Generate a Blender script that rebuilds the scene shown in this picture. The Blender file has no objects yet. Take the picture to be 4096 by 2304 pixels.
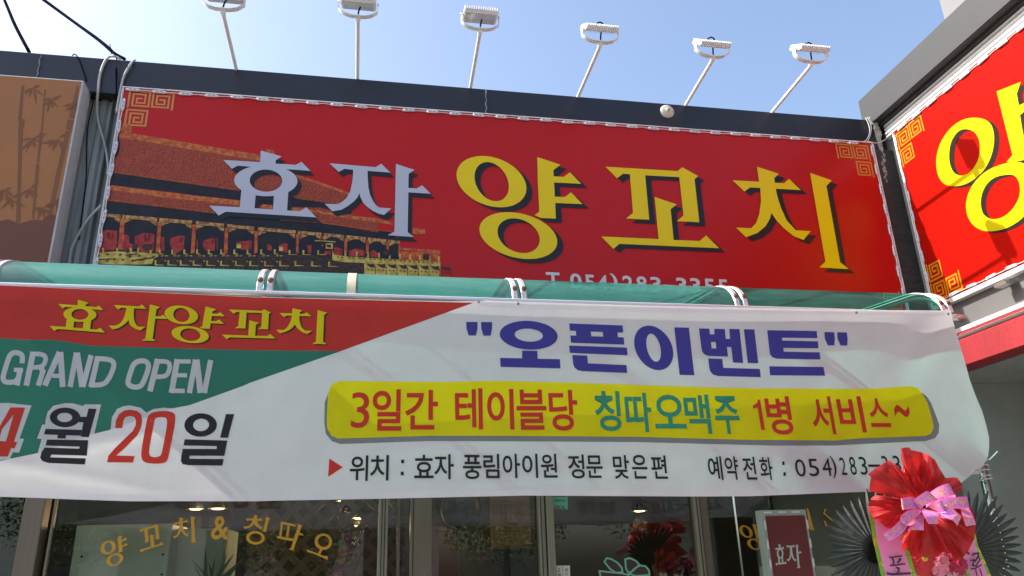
import bpy, bmesh, math, random
from mathutils import Vector, Matrix
from mathutils.geometry import tessellate_polygon
random.seed(7)
SC = bpy.context.scene
R = math.radians

# ------------------------------------------------------------------ camera, world, sun
W, H = 4096, 2304
F = 3073.798
MR = ((0.98338191, -0.17907281, -0.02988234), (-0.03341029, -0.34028803, 0.93972742), (0.17844825, 0.92311266, 0.34061597))
CAM = Vector((0, 0, 1.6))
rt, up, fw = Vector(MR[0]), Vector(MR[1]), Vector(MR[2])
cd = bpy.data.cameras.new('camera'); cam = bpy.data.objects.new('camera', cd); SC.collection.objects.link(cam)
cd.sensor_width = 36; cd.lens = 36 * F / W; cd.clip_start = .05; cd.clip_end = 500
m3 = Matrix((rt, up, -fw)).transposed(); cam.matrix_world = Matrix.Translation(CAM) @ m3.to_4x4()
SC.camera = cam

SUN_TRAVEL = Vector((.72, -.13, -.68)).normalized()
elev = math.asin(-SUN_TRAVEL.z); azi = math.atan2(-SUN_TRAVEL.x, -SUN_TRAVEL.y)
world = bpy.data.worlds.new('World'); SC.world = world; world.use_nodes = True
wn = world.node_tree.nodes; wl = world.node_tree.links
sky = wn.new('ShaderNodeTexSky'); sky.sky_type = 'NISHITA'; sky.sun_disc = False
sky.sun_elevation = elev; sky.sun_rotation = azi; sky.air_density = 1.0; sky.dust_density = 3.4; sky.ozone_density = 1.0
bg = wn['Background']; bg.inputs['Strength'].default_value = .15
wl.new(sky.outputs[0], bg.inputs['Color'])
sd = bpy.data.lights.new('sun', 'SUN'); sd.energy = 4.0; sd.angle = R(.5); sd.color = (1, .95, .88)
sun = bpy.data.objects.new('sun', sd); SC.collection.objects.link(sun)
sun.rotation_euler = SUN_TRAVEL.to_track_quat('-Z', 'Y').to_euler(); sun.location = (-6, 2, 8)
SC.view_settings.view_transform = 'Standard'; SC.view_settings.look = 'None'
SC.view_settings.exposure = 1.15; SC.view_settings.gamma = 1; SC.view_settings.use_curve_mapping = False
SC.cycles.max_bounces = 10; SC.cycles.transparent_max_bounces = 16; SC.cycles.sample_clamp_indirect = 6

# ------------------------------------------------------------------ geometry of sight (measuring points on real planes)
def ray(px, py):
    return rt * ((px - W / 2) / F) + up * (-(py - H / 2) / F) + fw
def on_y(px, py, y):
    d = ray(px, py); return CAM + d * (y / d.y)
def on_x(px, py, x):
    d = ray(px, py); return CAM + d * (x / d.x)
def SY(Y): return lambda a, b, k=0: on_y(a, b, Y - k)
def SX(X): return lambda a, b, k=0: on_x(a, b, X - k)
def WY(Y): return lambda a, b, k=0: Vector((a, Y - k, b))        # world-plane coordinates
def WX(X): return lambda a, b, k=0: Vector((X - k, a, b))
BY = 3.30
def banner_depth(x, z):
    t = max(0, min(1, (2.77 - z) / .85))
    d = .010 * t * math.sin(2.3 * x + 1.0 + 1.5 * z) + .006 * t * math.sin(5.1 * x + 2.0 * z)
    d += .005 * math.sin(1.6 * x) * math.sin(math.pi * t)
    # fold that runs from the tied corner down and inwards
    q = (x - 2.85) * .62 + (2.75 - z) * .78 * -1
    u = (2.88 - x) ; v = (2.76 - z)
    s = (u * .70 - v * .72)
    fade = math.exp(-((math.hypot(u, v) - .25) / .30) ** 2)
    d += .013 * math.exp(-(s / .085) ** 2) * fade
    d += -.02 * max(0, x - 2.55) ** 2 * t * 4
    d += .004 * math.sin(14 * x + 9 * z) * t * t
    # long creases that run slantwise through the hanging cloth
    for (cx, cz, ang, ln, wd, am) in ((1.9, 2.1, .9, .35, .05, .008), (1.55, 2.0, 1.0, .3, .05, -.006), (2.35, 2.15, .75, .3, .05, .008), (-.9, 2.15, .3, .35, .025, .006), (.3, 2.1, .15, .4, .03, .006), (-1.2, 2.0, -.2, .3, .02, .006), (.9, 1.98, .1, .5, .02, .006)):
        ca, sa = math.cos(ang), math.sin(ang)
        a = (x - cx) * ca + (z - cz) * sa; b = -(x - cx) * sa + (z - cz) * ca
        d += am * math.exp(-(a / ln) ** 2 - (b / wd) ** 2)
    return d
def SB(a, b, k=0):
    y = BY
    for _ in range(5):
        p = on_y(a, b, y); y = BY - banner_depth(p.x, p.z) - k
    return on_y(a, b, y)

# ------------------------------------------------------------------ materials
MATS = {}
def nt(m): return m.node_tree.nodes, m.node_tree.links
def mat(name, col, rough=.6, metal=0, var=.12, scale=6, bump=.0, bscale=60, spec=.5, coat=0, stretch=None):
    if name in MATS: return MATS[name]
    m = bpy.data.materials.new(name); m.use_nodes = True; n, l = nt(m)
    b = n['Principled BSDF']; b.inputs['Roughness'].default_value = rough; b.inputs['Metallic'].default_value = metal
    b.inputs['Specular IOR Level'].default_value = spec; b.inputs['Coat Weight'].default_value = coat
    tc = n.new('ShaderNodeTexCoord'); mp = n.new('ShaderNodeMapping'); l.new(tc.outputs['Object'], mp.inputs[0])
    if stretch: mp.inputs['Scale'].default_value = stretch
    nz = n.new('ShaderNodeTexNoise'); nz.inputs['Scale'].default_value = scale; nz.inputs['Detail'].default_value = 6; nz.inputs['Roughness'].default_value = .65
    l.new(mp.outputs[0], nz.inputs['Vector'])
    rp = n.new('ShaderNodeValToRGB'); rp.color_ramp.elements[0].position = .3; rp.color_ramp.elements[1].position = .7
    c = Vector(col); rp.color_ramp.elements[0].color = (*(c * (1 - var)), 1); rp.color_ramp.elements[1].color = (*(c * (1 + var * .6)), 1)
    l.new(nz.outputs['Fac'], rp.inputs[0]); l.new(rp.outputs[0], b.inputs['Base Color'])
    if bump:
        n2 = n.new('ShaderNodeTexNoise'); n2.inputs['Scale'].default_value = bscale; n2.inputs['Detail'].default_value = 4
        l.new(mp.outputs[0], n2.inputs['Vector'])
        bp = n.new('ShaderNodeBump'); bp.inputs['Strength'].default_value = bump; bp.inputs['Distance'].default_value = .01
        l.new(n2.outputs['Fac'], bp.inputs['Height']); l.new(bp.outputs[0], b.inputs['Normal'])
    MATS[name] = m; return m
def emit(name, col, s):
    m = bpy.data.materials.new(name); m.use_nodes = True; n, l = nt(m); b = n['Principled BSDF']
    b.inputs['Base Color'].default_value = (*col, 1); b.inputs['Emission Color'].default_value = (*col, 1); b.inputs['Emission Strength'].default_value = s
    return m
def cloth(name, col, trans=.35, dirt=.0, rough=.7):
    """thin printed cloth: diffuse front, part of the light comes through from behind"""
    if name in MATS: return MATS[name]
    m = bpy.data.materials.new(name); m.use_nodes = True; n, l = nt(m); n.remove(n['Principled BSDF'])
    out = n['Material Output']; d = n.new('ShaderNodeBsdfPrincipled'); t = n.new('ShaderNodeBsdfTranslucent'); mx = n.new('ShaderNodeMixShader')
    d.inputs['Roughness'].default_value = rough; d.inputs['Specular IOR Level'].default_value = .25
    mx.inputs[0].default_value = trans
    tc = n.new('ShaderNodeTexCoord')
    nz = n.new('ShaderNodeTexNoise'); nz.inputs['Scale'].default_value = 5; nz.inputs['Detail'].default_value = 8; l.new(tc.outputs['Object'], nz.inputs['Vector'])
    rp = n.new('ShaderNodeValToRGB'); c = Vector(col); rp.color_ramp.elements[0].position = .35; rp.color_ramp.elements[1].position = .65
    rp.color_ramp.elements[0].color = (*(c * .95), 1); rp.color_ramp.elements[1].color = (*c, 1)
    l.new(nz.outputs['Fac'], rp.inputs[0]); src = rp.outputs[0]
    if dirt:
        # smudges: short dark scuffs with shapes of their own
        mp = n.new('ShaderNodeMapping'); mp.inputs['Scale'].default_value = (3, 3, 9); l.new(tc.outputs['Object'], mp.inputs[0])
        n3 = n.new('ShaderNodeTexNoise'); n3.inputs['Scale'].default_value = 2.3; n3.inputs['Detail'].default_value = 10; n3.inputs['Roughness'].default_value = .75
        l.new(mp.outputs[0], n3.inputs['Vector'])
        r3 = n.new('ShaderNodeValToRGB'); r3.color_ramp.elements[0].position = .66; r3.color_ramp.elements[1].position = .78
        r3.color_ramp.elements[0].color = (0, 0, 0, 1); r3.color_ramp.elements[1].color = (dirt, dirt, dirt, 1); l.new(n3.outputs['Fac'], r3.inputs[0])
        m2 = n.new('ShaderNodeMixRGB'); m2.inputs[2].default_value = (.25, .22, .2, 1); l.new(r3.outputs[0], m2.inputs[0]); l.new(src, m2.inputs[1]); src = m2.outputs[0]
    wv = n.new('ShaderNodeTexNoise'); wv.inputs['Scale'].default_value = 9; wv.inputs['Detail'].default_value = 3; l.new(tc.outputs['Object'], wv.inputs['Vector'])
    bp = n.new('ShaderNodeBump'); bp.inputs['Strength'].default_value = .35; bp.inputs['Distance'].default_value = .02; l.new(wv.outputs['Fac'], bp.inputs['Height'])
    l.new(bp.outputs[0], d.inputs['Normal'])
    l.new(src, d.inputs['Base Color']); l.new(src, t.inputs['Color'])
    l.new(d.outputs[0], mx.inputs[1]); l.new(t.outputs[0], mx.inputs[2]); l.new(mx.outputs[0], out.inputs[0])
    MATS[name] = m; return m
def glassy(name, tint, ior=1.5, rough=.0):
    m = bpy.data.materials.new(name); m.use_nodes = True; n, l = nt(m); n.remove(n['Principled BSDF']); out = n['Material Output']
    t = n.new('ShaderNodeBsdfTransparent'); g = n.new('ShaderNodeBsdfGlossy'); f = n.new('ShaderNodeFresnel'); mx = n.new('ShaderNodeMixShader')
    t.inputs[0].default_value = (*tint, 1); g.inputs['Roughness'].default_value = rough; f.inputs[0].default_value = ior
    l.new(f.outputs[0], mx.inputs[0]); l.new(t.outputs[0], mx.inputs[1]); l.new(g.outputs[0], mx.inputs[2]); l.new(mx.outputs[0], out.inputs[0])
    return m
def canopy_mat(clear):
    m = bpy.data.materials.new('teal polycarbonate'); m.use_nodes = True; n, l = nt(m); n.remove(n['Principled BSDF']); out = n['Material Output']
    tc = n.new('ShaderNodeTexCoord')
    nz = n.new('ShaderNodeTexNoise'); nz.inputs['Scale'].default_value = 3; nz.inputs['Detail'].default_value = 9; nz.inputs['Roughness'].default_value = .7
    mp = n.new('ShaderNodeMapping'); mp.inputs['Scale'].default_value = (1.2, 3, 5); l.new(tc.outputs['Object'], mp.inputs[0]); l.new(mp.outputs[0], nz.inputs['Vector'])
    t = n.new('ShaderNodeBsdfTransparent'); t.inputs[0].default_value = (.30, .78, .66, 1)
    tl = n.new('ShaderNodeBsdfTranslucent'); tl.inputs[0].default_value = (.20, .66, .56, 1)
    df = n.new('ShaderNodeBsdfPrincipled'); df.inputs['Roughness'].default_value = .32
    rp = n.new('ShaderNodeValToRGB'); rp.color_ramp.elements[0].position = .3; rp.color_ramp.elements[1].position = .75
    rp.color_ramp.elements[0].color = (.10, .27, .27, 1); rp.color_ramp.elements[1].color = (.24, .38, .37, 1)
    l.new(nz.outputs['Fac'], rp.inputs[0]); l.new(rp.outputs[0], df.inputs['Base Color'])
    a = n.new('ShaderNodeMixShader'); a.inputs[0].default_value = .45; l.new(df.outputs[0], a.inputs[1]); l.new(tl.outputs[0], a.inputs[2])
    b = n.new('ShaderNodeMixShader'); l.new(a.outputs[0], b.inputs[1]); l.new(t.outputs[0], b.inputs[2])
    r2 = n.new('ShaderNodeMapRange'); r2.inputs[1].default_value = .3; r2.inputs[2].default_value = .7; r2.inputs[3].default_value = clear + .1; r2.inputs[4].default_value = clear - .08
    l.new(nz.outputs['Fac'], r2.inputs[0]); l.new(r2.outputs[0], b.inputs[0]); l.new(b.outputs[0], out.inputs[0])
    return m

# ------------------------------------------------------------------ mesh helpers
def link(o): SC.collection.objects.link(o); return o
def empty(name, loc, label=None, cat=None, group=None):
    o = bpy.data.objects.new(name, None); o.location = loc; o.empty_display_size = .1; link(o); tag(o, label, cat, group); return o
def tag(o, label=None, cat=None, group=None, kind=None):
    if label: o['label'] = label
    if cat: o['category'] = cat
    if group: o['group'] = group
    if kind: o['kind'] = kind
    return o
def wloc(p):
    v = Vector((0, 0, 0))
    while p is not None: v += p.location; p = p.parent
    return v
class MB:
    def __init__(s): s.bm = bmesh.new(); s.k = 0
    def box(s, x0, x1, y0, y1, z0, z1, bev=0):
        x0, x1 = sorted((x0, x1)); y0, y1 = sorted((y0, y1)); z0, z1 = sorted((z0, z1))
        r = bmesh.ops.create_cube(s.bm, size=1); vs = r['verts']
        for v in vs: v.co = Vector(((x0 + x1) / 2 + v.co.x * (x1 - x0), (y0 + y1) / 2 + v.co.y * (y1 - y0), (z0 + z1) / 2 + v.co.z * (z1 - z0)))
        if bev:
            es = list({e for v in vs for e in v.link_edges})
            bmesh.ops.bevel(s.bm, geom=es, offset=bev, segments=1, affect='EDGES')
        return s
    def tube(s, pts, r, n=8, caps=True):
        pts = [Vector(p) for p in pts]; rs = r if isinstance(r, (list, tuple)) else [r] * len(pts)
        rings = []; prev = None
        for i, p in enumerate(pts):
            a = pts[max(0, i - 1)]; b = pts[min(len(pts) - 1, i + 1)]; t = (b - a).normalized()
            if prev is None:
                u = t.cross(Vector((0, 0, 1)));
                if u.length < .1: u = t.cross(Vector((0, 1, 0)))
            else: u = prev - t * prev.dot(t)
            u.normalize(); prev = u; v = t.cross(u)
            rings.append([s.bm.verts.new(p + (u * math.cos(2 * math.pi * j / n) + v * math.sin(2 * math.pi * j / n)) * rs[i]) for j in range(n)])
        for i in range(len(rings) - 1):
            for j in range(n): 
                f = s.bm.faces.new((rings[i][j], rings[i][(j + 1) % n], rings[i + 1][(j + 1) % n], rings[i + 1][j])); f.smooth = n > 6
        if caps: s.bm.faces.new(rings[0][::-1]); s.bm.faces.new(rings[-1])
        return s
    def face(s, pts): 
        s.bm.faces.new([s.bm.verts.new(Vector(p)) for p in pts]); return s
    def strip(s, A, B, closed=False):
        """quad strip between two polylines of equal length, with UV (u across, v along)"""
        uv = s.bm.loops.layers.uv.verify()
        a = [s.bm.verts.new(Vector(p)) for p in A]; b = [s.bm.verts.new(Vector(p)) for p in B]
        acc = [0]
        for i in range(1, len(A)): acc.append(acc[-1] + (Vector(A[i]) - Vector(A[i - 1])).length)
        for i in range(len(a) - 1):
            f = s.bm.faces.new((a[i], b[i], b[i + 1], a[i + 1])); f.smooth = True
            for lp, (u, v) in zip(f.loops, ((0, acc[i]), (1, acc[i]), (1, acc[i + 1]), (0, acc[i + 1]))): lp[uv].uv = (u, v)
        return s
    def lathe(s, c, axis, prof, n=20):
        axis = Vector(axis).normalized(); u = axis.orthogonal().normalized(); v = axis.cross(u); rings = []
        for (r, h) in prof: rings.append([s.bm.verts.new(Vector(c) + axis * h + (u * math.cos(2 * math.pi * j / n) + v * math.sin(2 * math.pi * j / n)) * max(r, 1e-4)) for j in range(n)])
        for i in range(len(rings) - 1):
            for j in range(n):
                f = s.bm.faces.new((rings[i][j], rings[i][(j + 1) % n], rings[i + 1][(j + 1) % n], rings[i + 1][j])); f.smooth = True
        return s
    def poly(s, surf, loops, k=None, grid=None, xf=None):
        """flat print: polygon (with holes) in measured coordinates, laid on a surface"""
        if k is None: s.k += .00012; k = s.k
        if not isinstance(loops[0][0], (tuple, list, Vector)): loops = [loops]
        if xf: loops = [[xf(p) for p in lp] for lp in loops]
        V = [[Vector((p[0], p[1], 0)) for p in lp] for lp in loops]
        tris = tessellate_polygon(V); flat = [v for lp in V for v in lp]
        if grid:
            b = bmesh.new(); vs = [b.verts.new(v) for v in flat]
            for t in tris:
                try: b.faces.new([vs[i] for i in t])
                except ValueError: pass
            xs = [v.x for v in flat]; ys = [v.y for v in flat]
            for ax, lo, hi in ((0, min(xs), max(xs)), (1, min(ys), max(ys))):
                q = math.ceil(lo / grid) * grid
                while q < hi:
                    co = (q, 0, 0) if ax == 0 else (0, q, 0); no = (1, 0, 0) if ax == 0 else (0, 1, 0)
                    bmesh.ops.bisect_plane(b, geom=b.verts[:] + b.edges[:] + b.faces[:], plane_co=co, plane_no=no, dist=1e-4); q += grid
            mp = {v: s.bm.verts.new(surf(v.co.x, v.co.y, k)) for v in b.verts}
            for f in b.faces:
                nf = s.bm.faces.new([mp[v] for v in f.verts]); nf.smooth = True
            b.free()
        else:
            vs = [s.bm.verts.new(surf(v.x, v.y, k)) for v in flat]
            for t in tris:
                try: s.bm.faces.new([vs[i] for i in t])
                except ValueError: pass
        return s
    def build(s, name, m, parent=None, label=None, cat=None, group=None, kind=None, normals=True):
        if normals: bmesh.ops.recalc_face_normals(s.bm, faces=s.bm.faces[:])
        off = wloc(parent) if parent else Vector((0, 0, 0))
        if parent is None and kind != 'structure' and len(s.bm.verts):
            n = len(s.bm.verts); c = sum((v.co for v in s.bm.verts), Vector()) / n
            c.z = min(v.co.z for v in s.bm.verts); off = c
        for v in s.bm.verts: v.co -= off
        me = bpy.data.meshes.new(name); s.bm.to_mesh(me); s.bm.free()
        o = bpy.data.objects.new(name, me); link(o)
        if m: me.materials.append(m)
        if parent: o.parent = parent
        else: o.location = off
        return tag(o, label, cat, group, kind)

def chaikin(P, closed=False, it=2):
    for _ in range(it):
        n = len(P); o = [] if closed else [P[0]]
        for i in range(n if closed else n - 1):
            a, b = P[i], P[(i + 1) % n]; o += [(a[0] * .75 + b[0] * .25, a[1] * .75 + b[1] * .25), (a[0] * .25 + b[0] * .75, a[1] * .25 + b[1] * .75)]
        if not closed: o.append(P[-1])
        P = o
    return P
def stroke(pts, w, closed=False):
    P = [Vector(p).to_2d() if len(p) == 2 else Vector(p[:2]) for p in [(*q, 0) if len(q) == 2 else q for q in pts]]
    n = len(P); L = []; Rr = []
    for i in range(n):
        a = P[(i - 1) % n] if (closed or i) else None; b = P[(i + 1) % n] if (closed or i < n - 1) else None
        d1 = (P[i] - a).normalized() if a is not None else None; d2 = (b - P[i]).normalized() if b is not None else None
        if d1 is None: d1 = d2
        if d2 is None: d2 = d1
        t = (d1 + d2);  t = t.normalized() if t.length > .05 else d1
        nrm = Vector((-t.y, t.x)); c = max(.45, nrm.dot(Vector((-d1.y, d1.x))))
        L.append(tuple(P[i] + nrm * w / 2 / c)); Rr.append(tuple(P[i] - nrm * w / 2 / c))
    return [L, Rr] if closed else [L + Rr[::-1]]
def ell(c, a, b, n=40):
    return [(c[0] + a[0] * math.cos(t) + b[0] * math.sin(t), c[1] + a[1] * math.cos(t) + b[1] * math.sin(t)) for t in (2 * math.pi * i / n for i in range(n))]
def ring(c, a, b, c2, a2, b2): return [ell(c, a, b), ell(c2, a2, b2)]
def crop(ox, oy, s): return lambda p: (ox + p[0] / s, oy + p[1] / s)
def affine3(src, dst, post=None):
    (x0, y0), (x1, y1), (x2, y2) = src; (u0, v0), (u1, v1), (u2, v2) = dst
    det = (x1 - x0) * (y2 - y0) - (x2 - x0) * (y1 - y0)
    def f(p):
        a = ((p[0] - x0) * (y2 - y0) - (x2 - x0) * (p[1] - y0)) / det; b = ((x1 - x0) * (p[1] - y0) - (p[0] - x0) * (y1 - y0)) / det
        q = (u0 + a * (u1 - u0) + b * (u2 - u0), v0 + a * (v1 - v0) + b * (v2 - v0)); return post(q) if post else q
    return f
_gc = {}
def font_loops(ch, off=0.):
    """outline of a character of Blender's own built-in typeface as triangles"""
    key = (ch, off)
    if key not in _gc:
        c = bpy.data.curves.new('t', 'FONT'); c.body = ch; c.offset = off; c.resolution_u = 4
        o = bpy.data.objects.new('t', c); SC.collection.objects.link(o); bpy.context.view_layer.update()
        me = bpy.data.meshes.new_from_object(o.evaluated_get(bpy.context.evaluated_depsgraph_get()))
        vs = [v.co.copy() for v in me.vertices]; fs = [tuple(p.vertices) for p in me.polygons]
        bpy.data.objects.remove(o); bpy.data.curves.remove(c); bpy.data.meshes.remove(me)
        x0 = min(v.x for v in vs); x1 = max(v.x for v in vs); y0 = min(v.y for v in vs); y1 = max(v.y for v in vs)
        _gc[key] = ([((v.x - x0) / (x1 - x0), 1 - (v.y - y0) / (y1 - y0)) for v in vs], fs)
    return _gc[key]
def glyph(mb, surf, ch, quad, off=.0, k=.001, xf=None):
    """one character stretched to four corners TL TR BR BL"""
    vs, fs = font_loops(ch, off); q = [xf(p) if xf else p for p in quad]; out = []
    if surf is SB:
        b = bmesh.new(); vv = []
        for u, v in vs:
            vv.append(b.verts.new(((1 - v) * ((1 - u) * q[0][0] + u * q[1][0]) + v * ((1 - u) * q[3][0] + u * q[2][0]), (1 - v) * ((1 - u) * q[0][1] + u * q[1][1]) + v * ((1 - u) * q[3][1] + u * q[2][1]), 0)))
        for f in fs:
            try: b.faces.new([vv[i] for i in f])
            except ValueError: pass
        bmesh.ops.triangulate(b, faces=b.faces[:])
        for ax in (0, 1):
            lo = min(v.co[ax] for v in b.verts); hi = max(v.co[ax] for v in b.verts); g_ = math.ceil(lo / GR) * GR
            while g_ < hi:
                bmesh.ops.bisect_plane(b, geom=b.verts[:] + b.edges[:] + b.faces[:], plane_co=((g_, 0, 0) if ax == 0 else (0, g_, 0)), plane_no=((1, 0, 0) if ax == 0 else (0, 1, 0)), dist=1e-4); g_ += GR
        mp = {v: mb.bm.verts.new(surf(v.co.x, v.co.y, k)) for v in b.verts}
        for f in b.faces: mb.bm.faces.new([mp[v] for v in f.verts]).smooth = True
        b.free(); return
    for u, v in vs:
        x = (1 - v) * ((1 - u) * q[0][0] + u * q[1][0]) + v * ((1 - u) * q[3][0] + u * q[2][0])
        y = (1 - v) * ((1 - u) * q[0][1] + u * q[1][1]) + v * ((1 - u) * q[3][1] + u * q[2][1])
        out.append(mb.bm.verts.new(surf(x, y, k)))
    for f in fs:
        try: mb.bm.faces.new([out[i] for i in f])
        except ValueError: pass
def boxquad(x0, x1, y0, y1, lean=None):
    if lean is None:
        lean = ((x0 + x1) / 2 - 1727) / 9000
    h = (y1 - y0) * lean
    if h >= 0: return [(x0, y0), (x1 - h, y0), (x1, y1), (x0 + h, y1)]
    return [(x0 - h, y0), (x1, y0), (x1 + h, y1), (x0, y1)]

# ------------------------------------------------------------------ shared materials
navy = mat('navy painted metal', (.013, .015, .025), .42, 0, .25, 4, .05, 90)
greyfascia = mat('dark grey fascia metal', (.022, .023, .026), .6, 0, .15, 3, .05, 120)
corr = mat('galvanised corrugated sheet', (.30, .31, .30), .5, .1, .3, 5, .1, 60, stretch=(4, 4, .6))
white_al = mat('white painted aluminium', (.55, .55, .54), .35, 0, .1, 8, .03, 80)
alu = mat('bare aluminium', (.62, .61, .59), .28, .85, .15, 12, .05, 60)
beige_al = mat('beige window aluminium', (.20, .185, .145), .45, .2, .12, 7, .06, 200, stretch=(8, 8, .4))
brown_al = mat('brown window aluminium', (.14, .115, .09), .5, .1, .16, 7, .06, 200, stretch=(8, 8, .4))
black_rub = mat('black cable rubber', (.008, .008, .012), .9, spec=0)
grey_cable = mat('pale grey cable sheath', (.42, .42, .40), .55, var=.2)
led_pl = mat('milky led plastic', (.62, .60, .66), .3, var=.06)
led_in = mat('led chip grey', (.22, .21, .24), .5)
wire_w = mat('white wire', (.70, .68, .68), .5)
redsign = mat('red printed flex', (.43, .007, .007), .30, var=.05, scale=2, spec=.26)
black_pr = mat('black print', (.013, .013, .016), .30, var=.05, spec=.3)
yellow_pr = mat('yellow print', (.70, .54, .005), .30, var=.04, scale=2, spec=.26)
silver_pr = mat('silver white print', (.42, .44, .52), .34, var=.03)
white_pr = mat('white print', (.55, .55, .58), .36, var=.03)
gold_pr = mat('ochre print', (.50, .22, .035), .4, var=.08)
wallm = mat('plain rendered wall', (.22, .21, .20), .8, 0, .2, 3, .2, 40)
darkwall = mat('dark interior wall', (.055, .05, .048), .85, 0, .3, 2)

# ------------------------------------------------------------------ setting: ground, road
g = MB(); g.box(-60, 60, -60, 60, -.3, 0); g.build('ground', mat('asphalt', (.08, .08, .08), .9, 0, .25, 8, .3, 200), kind='structure')
g = MB(); g.box(-30, 30, -2.2, 4.5, .002, .12); g.build('pavement', mat('concrete paving', (.27, .26, .24), .85, 0, .2, 3, .2, 60), kind='structure')

# ------------------------------------------------------------------ restaurant building (facade y 4.45)
shop = empty('restaurant_building', (1, 4.45, 0), 'single storey restaurant with dark navy roof fascia above its red sign', 'building')
b = MB(); b.box(-6, 3.60, 4.35, 4.62, 4.379, 4.625, .004); fas = b.build('roof_fascia', navy, shop)
# seams and the strip of sealant over them
for px, lab in ((1945, 0), (165, 0)):
    b = MB(); x = on_y(px, 420 if px > 1000 else 230, 4.35).x
    pts = [(x + .004 * math.sin(i * 2.1) + .003 * random.uniform(-1, 1), 4.347, 4.62 - i * .021) for i in range(11)]
    b.tube(pts, [.003 + .003 * random.random() for _ in pts], 6); b.build('sealant_seam', mat('grey sealant', (.17, .18, .21), .6, var=.35, scale=40), shop)
b = MB(); b.box(-6, 3.72, 4.46, 4.6, 2.42, 4.375); b.build('wall', wallm, shop)
b = MB()
for i in range(16):                      # corrugated wall sheet between the two signs
    x = -1.86 + i * .0195 * 1; 
n = 60; x0, x1 = -1.95, -1.56
prof = []
for i in range(n + 1):
    x = x0 + (x1 - x0) * i / n; ph = (x - x0) / .078 % 1
    d = .0 if ph < .35 else (.018 if .5 < ph < .85 else (.018 * (ph - .35) / .15 if ph < .5 else .018 * (1 - (ph - .85) / .15)))
    prof.append((x, 4.445 - d))
b.strip([(x, y, 4.378) for x, y in prof], [(x, y, 2.9) for x, y in prof])
for f in b.bm.faces: f.smooth = False
b.build('corrugated_panel', corr, shop, normals=False)
b = MB(); b.box(3.56, 3.74, 4.345, 4.5, 2.9, 4.375)
b.build('corner_filler', mat('dark weathered corner board', (.045, .038, .034), .75, 0, .4, 9, .6, 25, stretch=(1, 1, 3)), shop)
b = MB(); b.box(3.6005, 3.76, 4.40, 4.58, 4.3755, 4.594); b.build('corner_closure', MATS['dark weathered corner board'], shop)
# wall under canopy, door header and posts
b = MB(); b.box(-6, 3.72, 4.40, 4.46, 2.36, 2.9); b.build('lintel', wallm, shop)
# little cap on the fascia
b = MB(); p = on_y(1690, 340, 4.5); b.box(p.x - .05, p.x + .05, 4.45, 4.53, 4.625, 4.650, .008)
tag(b.build('vent_cap', mat('dull olive metal', (.10, .11, .10), .5), shop))
# hidden depth of the room
room = empty('dining_room', (0, 6, 0)); 
b = MB(); b.box(-6, 3.7, 7.6, 7.7, 0, 3.0); b.build('back_wall', darkwall, shop)
b = MB(); b.box(-6, 3.7, 4.6, 7.6, 2.75, 2.85); b.build('ceiling', mat('dim ceiling', (.10, .095, .09), .9), shop)
b = MB(); b.box(-6, 3.7, 4.5, 7.6, .1, .14); b.build('floor', mat('brown floor', (.06, .045, .035), .6), shop)
b = MB(); b.box(-6.1, -6, 4.5, 7.6, 0, 3); b.build('side_wall', darkwall, shop)
b = MB(); b.box(3.72, 3.8, 4.501, 7.6, 0, 4.3); b.build('side_wall', darkwall, shop)
b = MB(); b.box(-6, 3.7, 4.5, 7.7, 4.28, 4.36); b.build('flat_roof', mat('roof felt', (.12, .12, .12), .9), shop)
bpy.data.objects.remove(room)

# ------------------------------------------------------------------ window frames and panes (plane y 4.45)
def mull(x0, x1, m, y0=4.41, y1=4.49, grooves=()):
    b = MB(); b.box(x0, x1, y0, y1, .12, 2.36, .003)
    o = b.build('mullion', m, shop)
    for gx in grooves:
        c = MB(); c.box(gx - .0025, gx + .0025, y0 - .0015, y0 + .004, .12, 2.36); c.build('groove', mat('dark joint', (.02, .02, .018), .8), o)
mull(-1.695, -1.600, brown_al, 4.40, 4.49)
mull(-1.568, -1.556, beige_al, 4.43, 4.46)
mull(.073, .126, beige_al, 4.40, 4.47, (.092, .108))
mull(.175, .195, brown_al, 4.46, 4.50)
mull(.246, .364, brown_al, 4.41, 4.49, (.262,))
mull(.969, 1.003, beige_al, 4.42, 4.49, (.980,))
mull(1.009, 1.051, beige_al, 4.40, 4.47)
mull(1.895, 1.930, beige_al, 4.40, 4.47, (1.912,))
mull(1.938, 1.988, brown_al, 4.42, 4.49)
mull(3.62, 3.72, brown_al, 4.42, 4.49)
glass = glassy('window glass', (.86, .90, .87), 1.65)
glass2 = glassy('tinted door glass', (.30, .50, .45), 2.0)
for (x0, x1, y, m) in ((-6, -1.695, 4.47, glass2), (-1.556, .073, 4.45, glass), (.364, .969, 4.475, glass), (1.051, 1.895, 4.44, glass), (1.988, 3.62, 4.45, glass)):
    b = MB(); b.box(x0, x1, y, y + .006, .14, 2.36); b.build('window_pane', m, shop)
b = MB(); b.box(.126, .246, 4.478, 4.484, .14, 2.36); b.build('window_pane', glass, shop)

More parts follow.
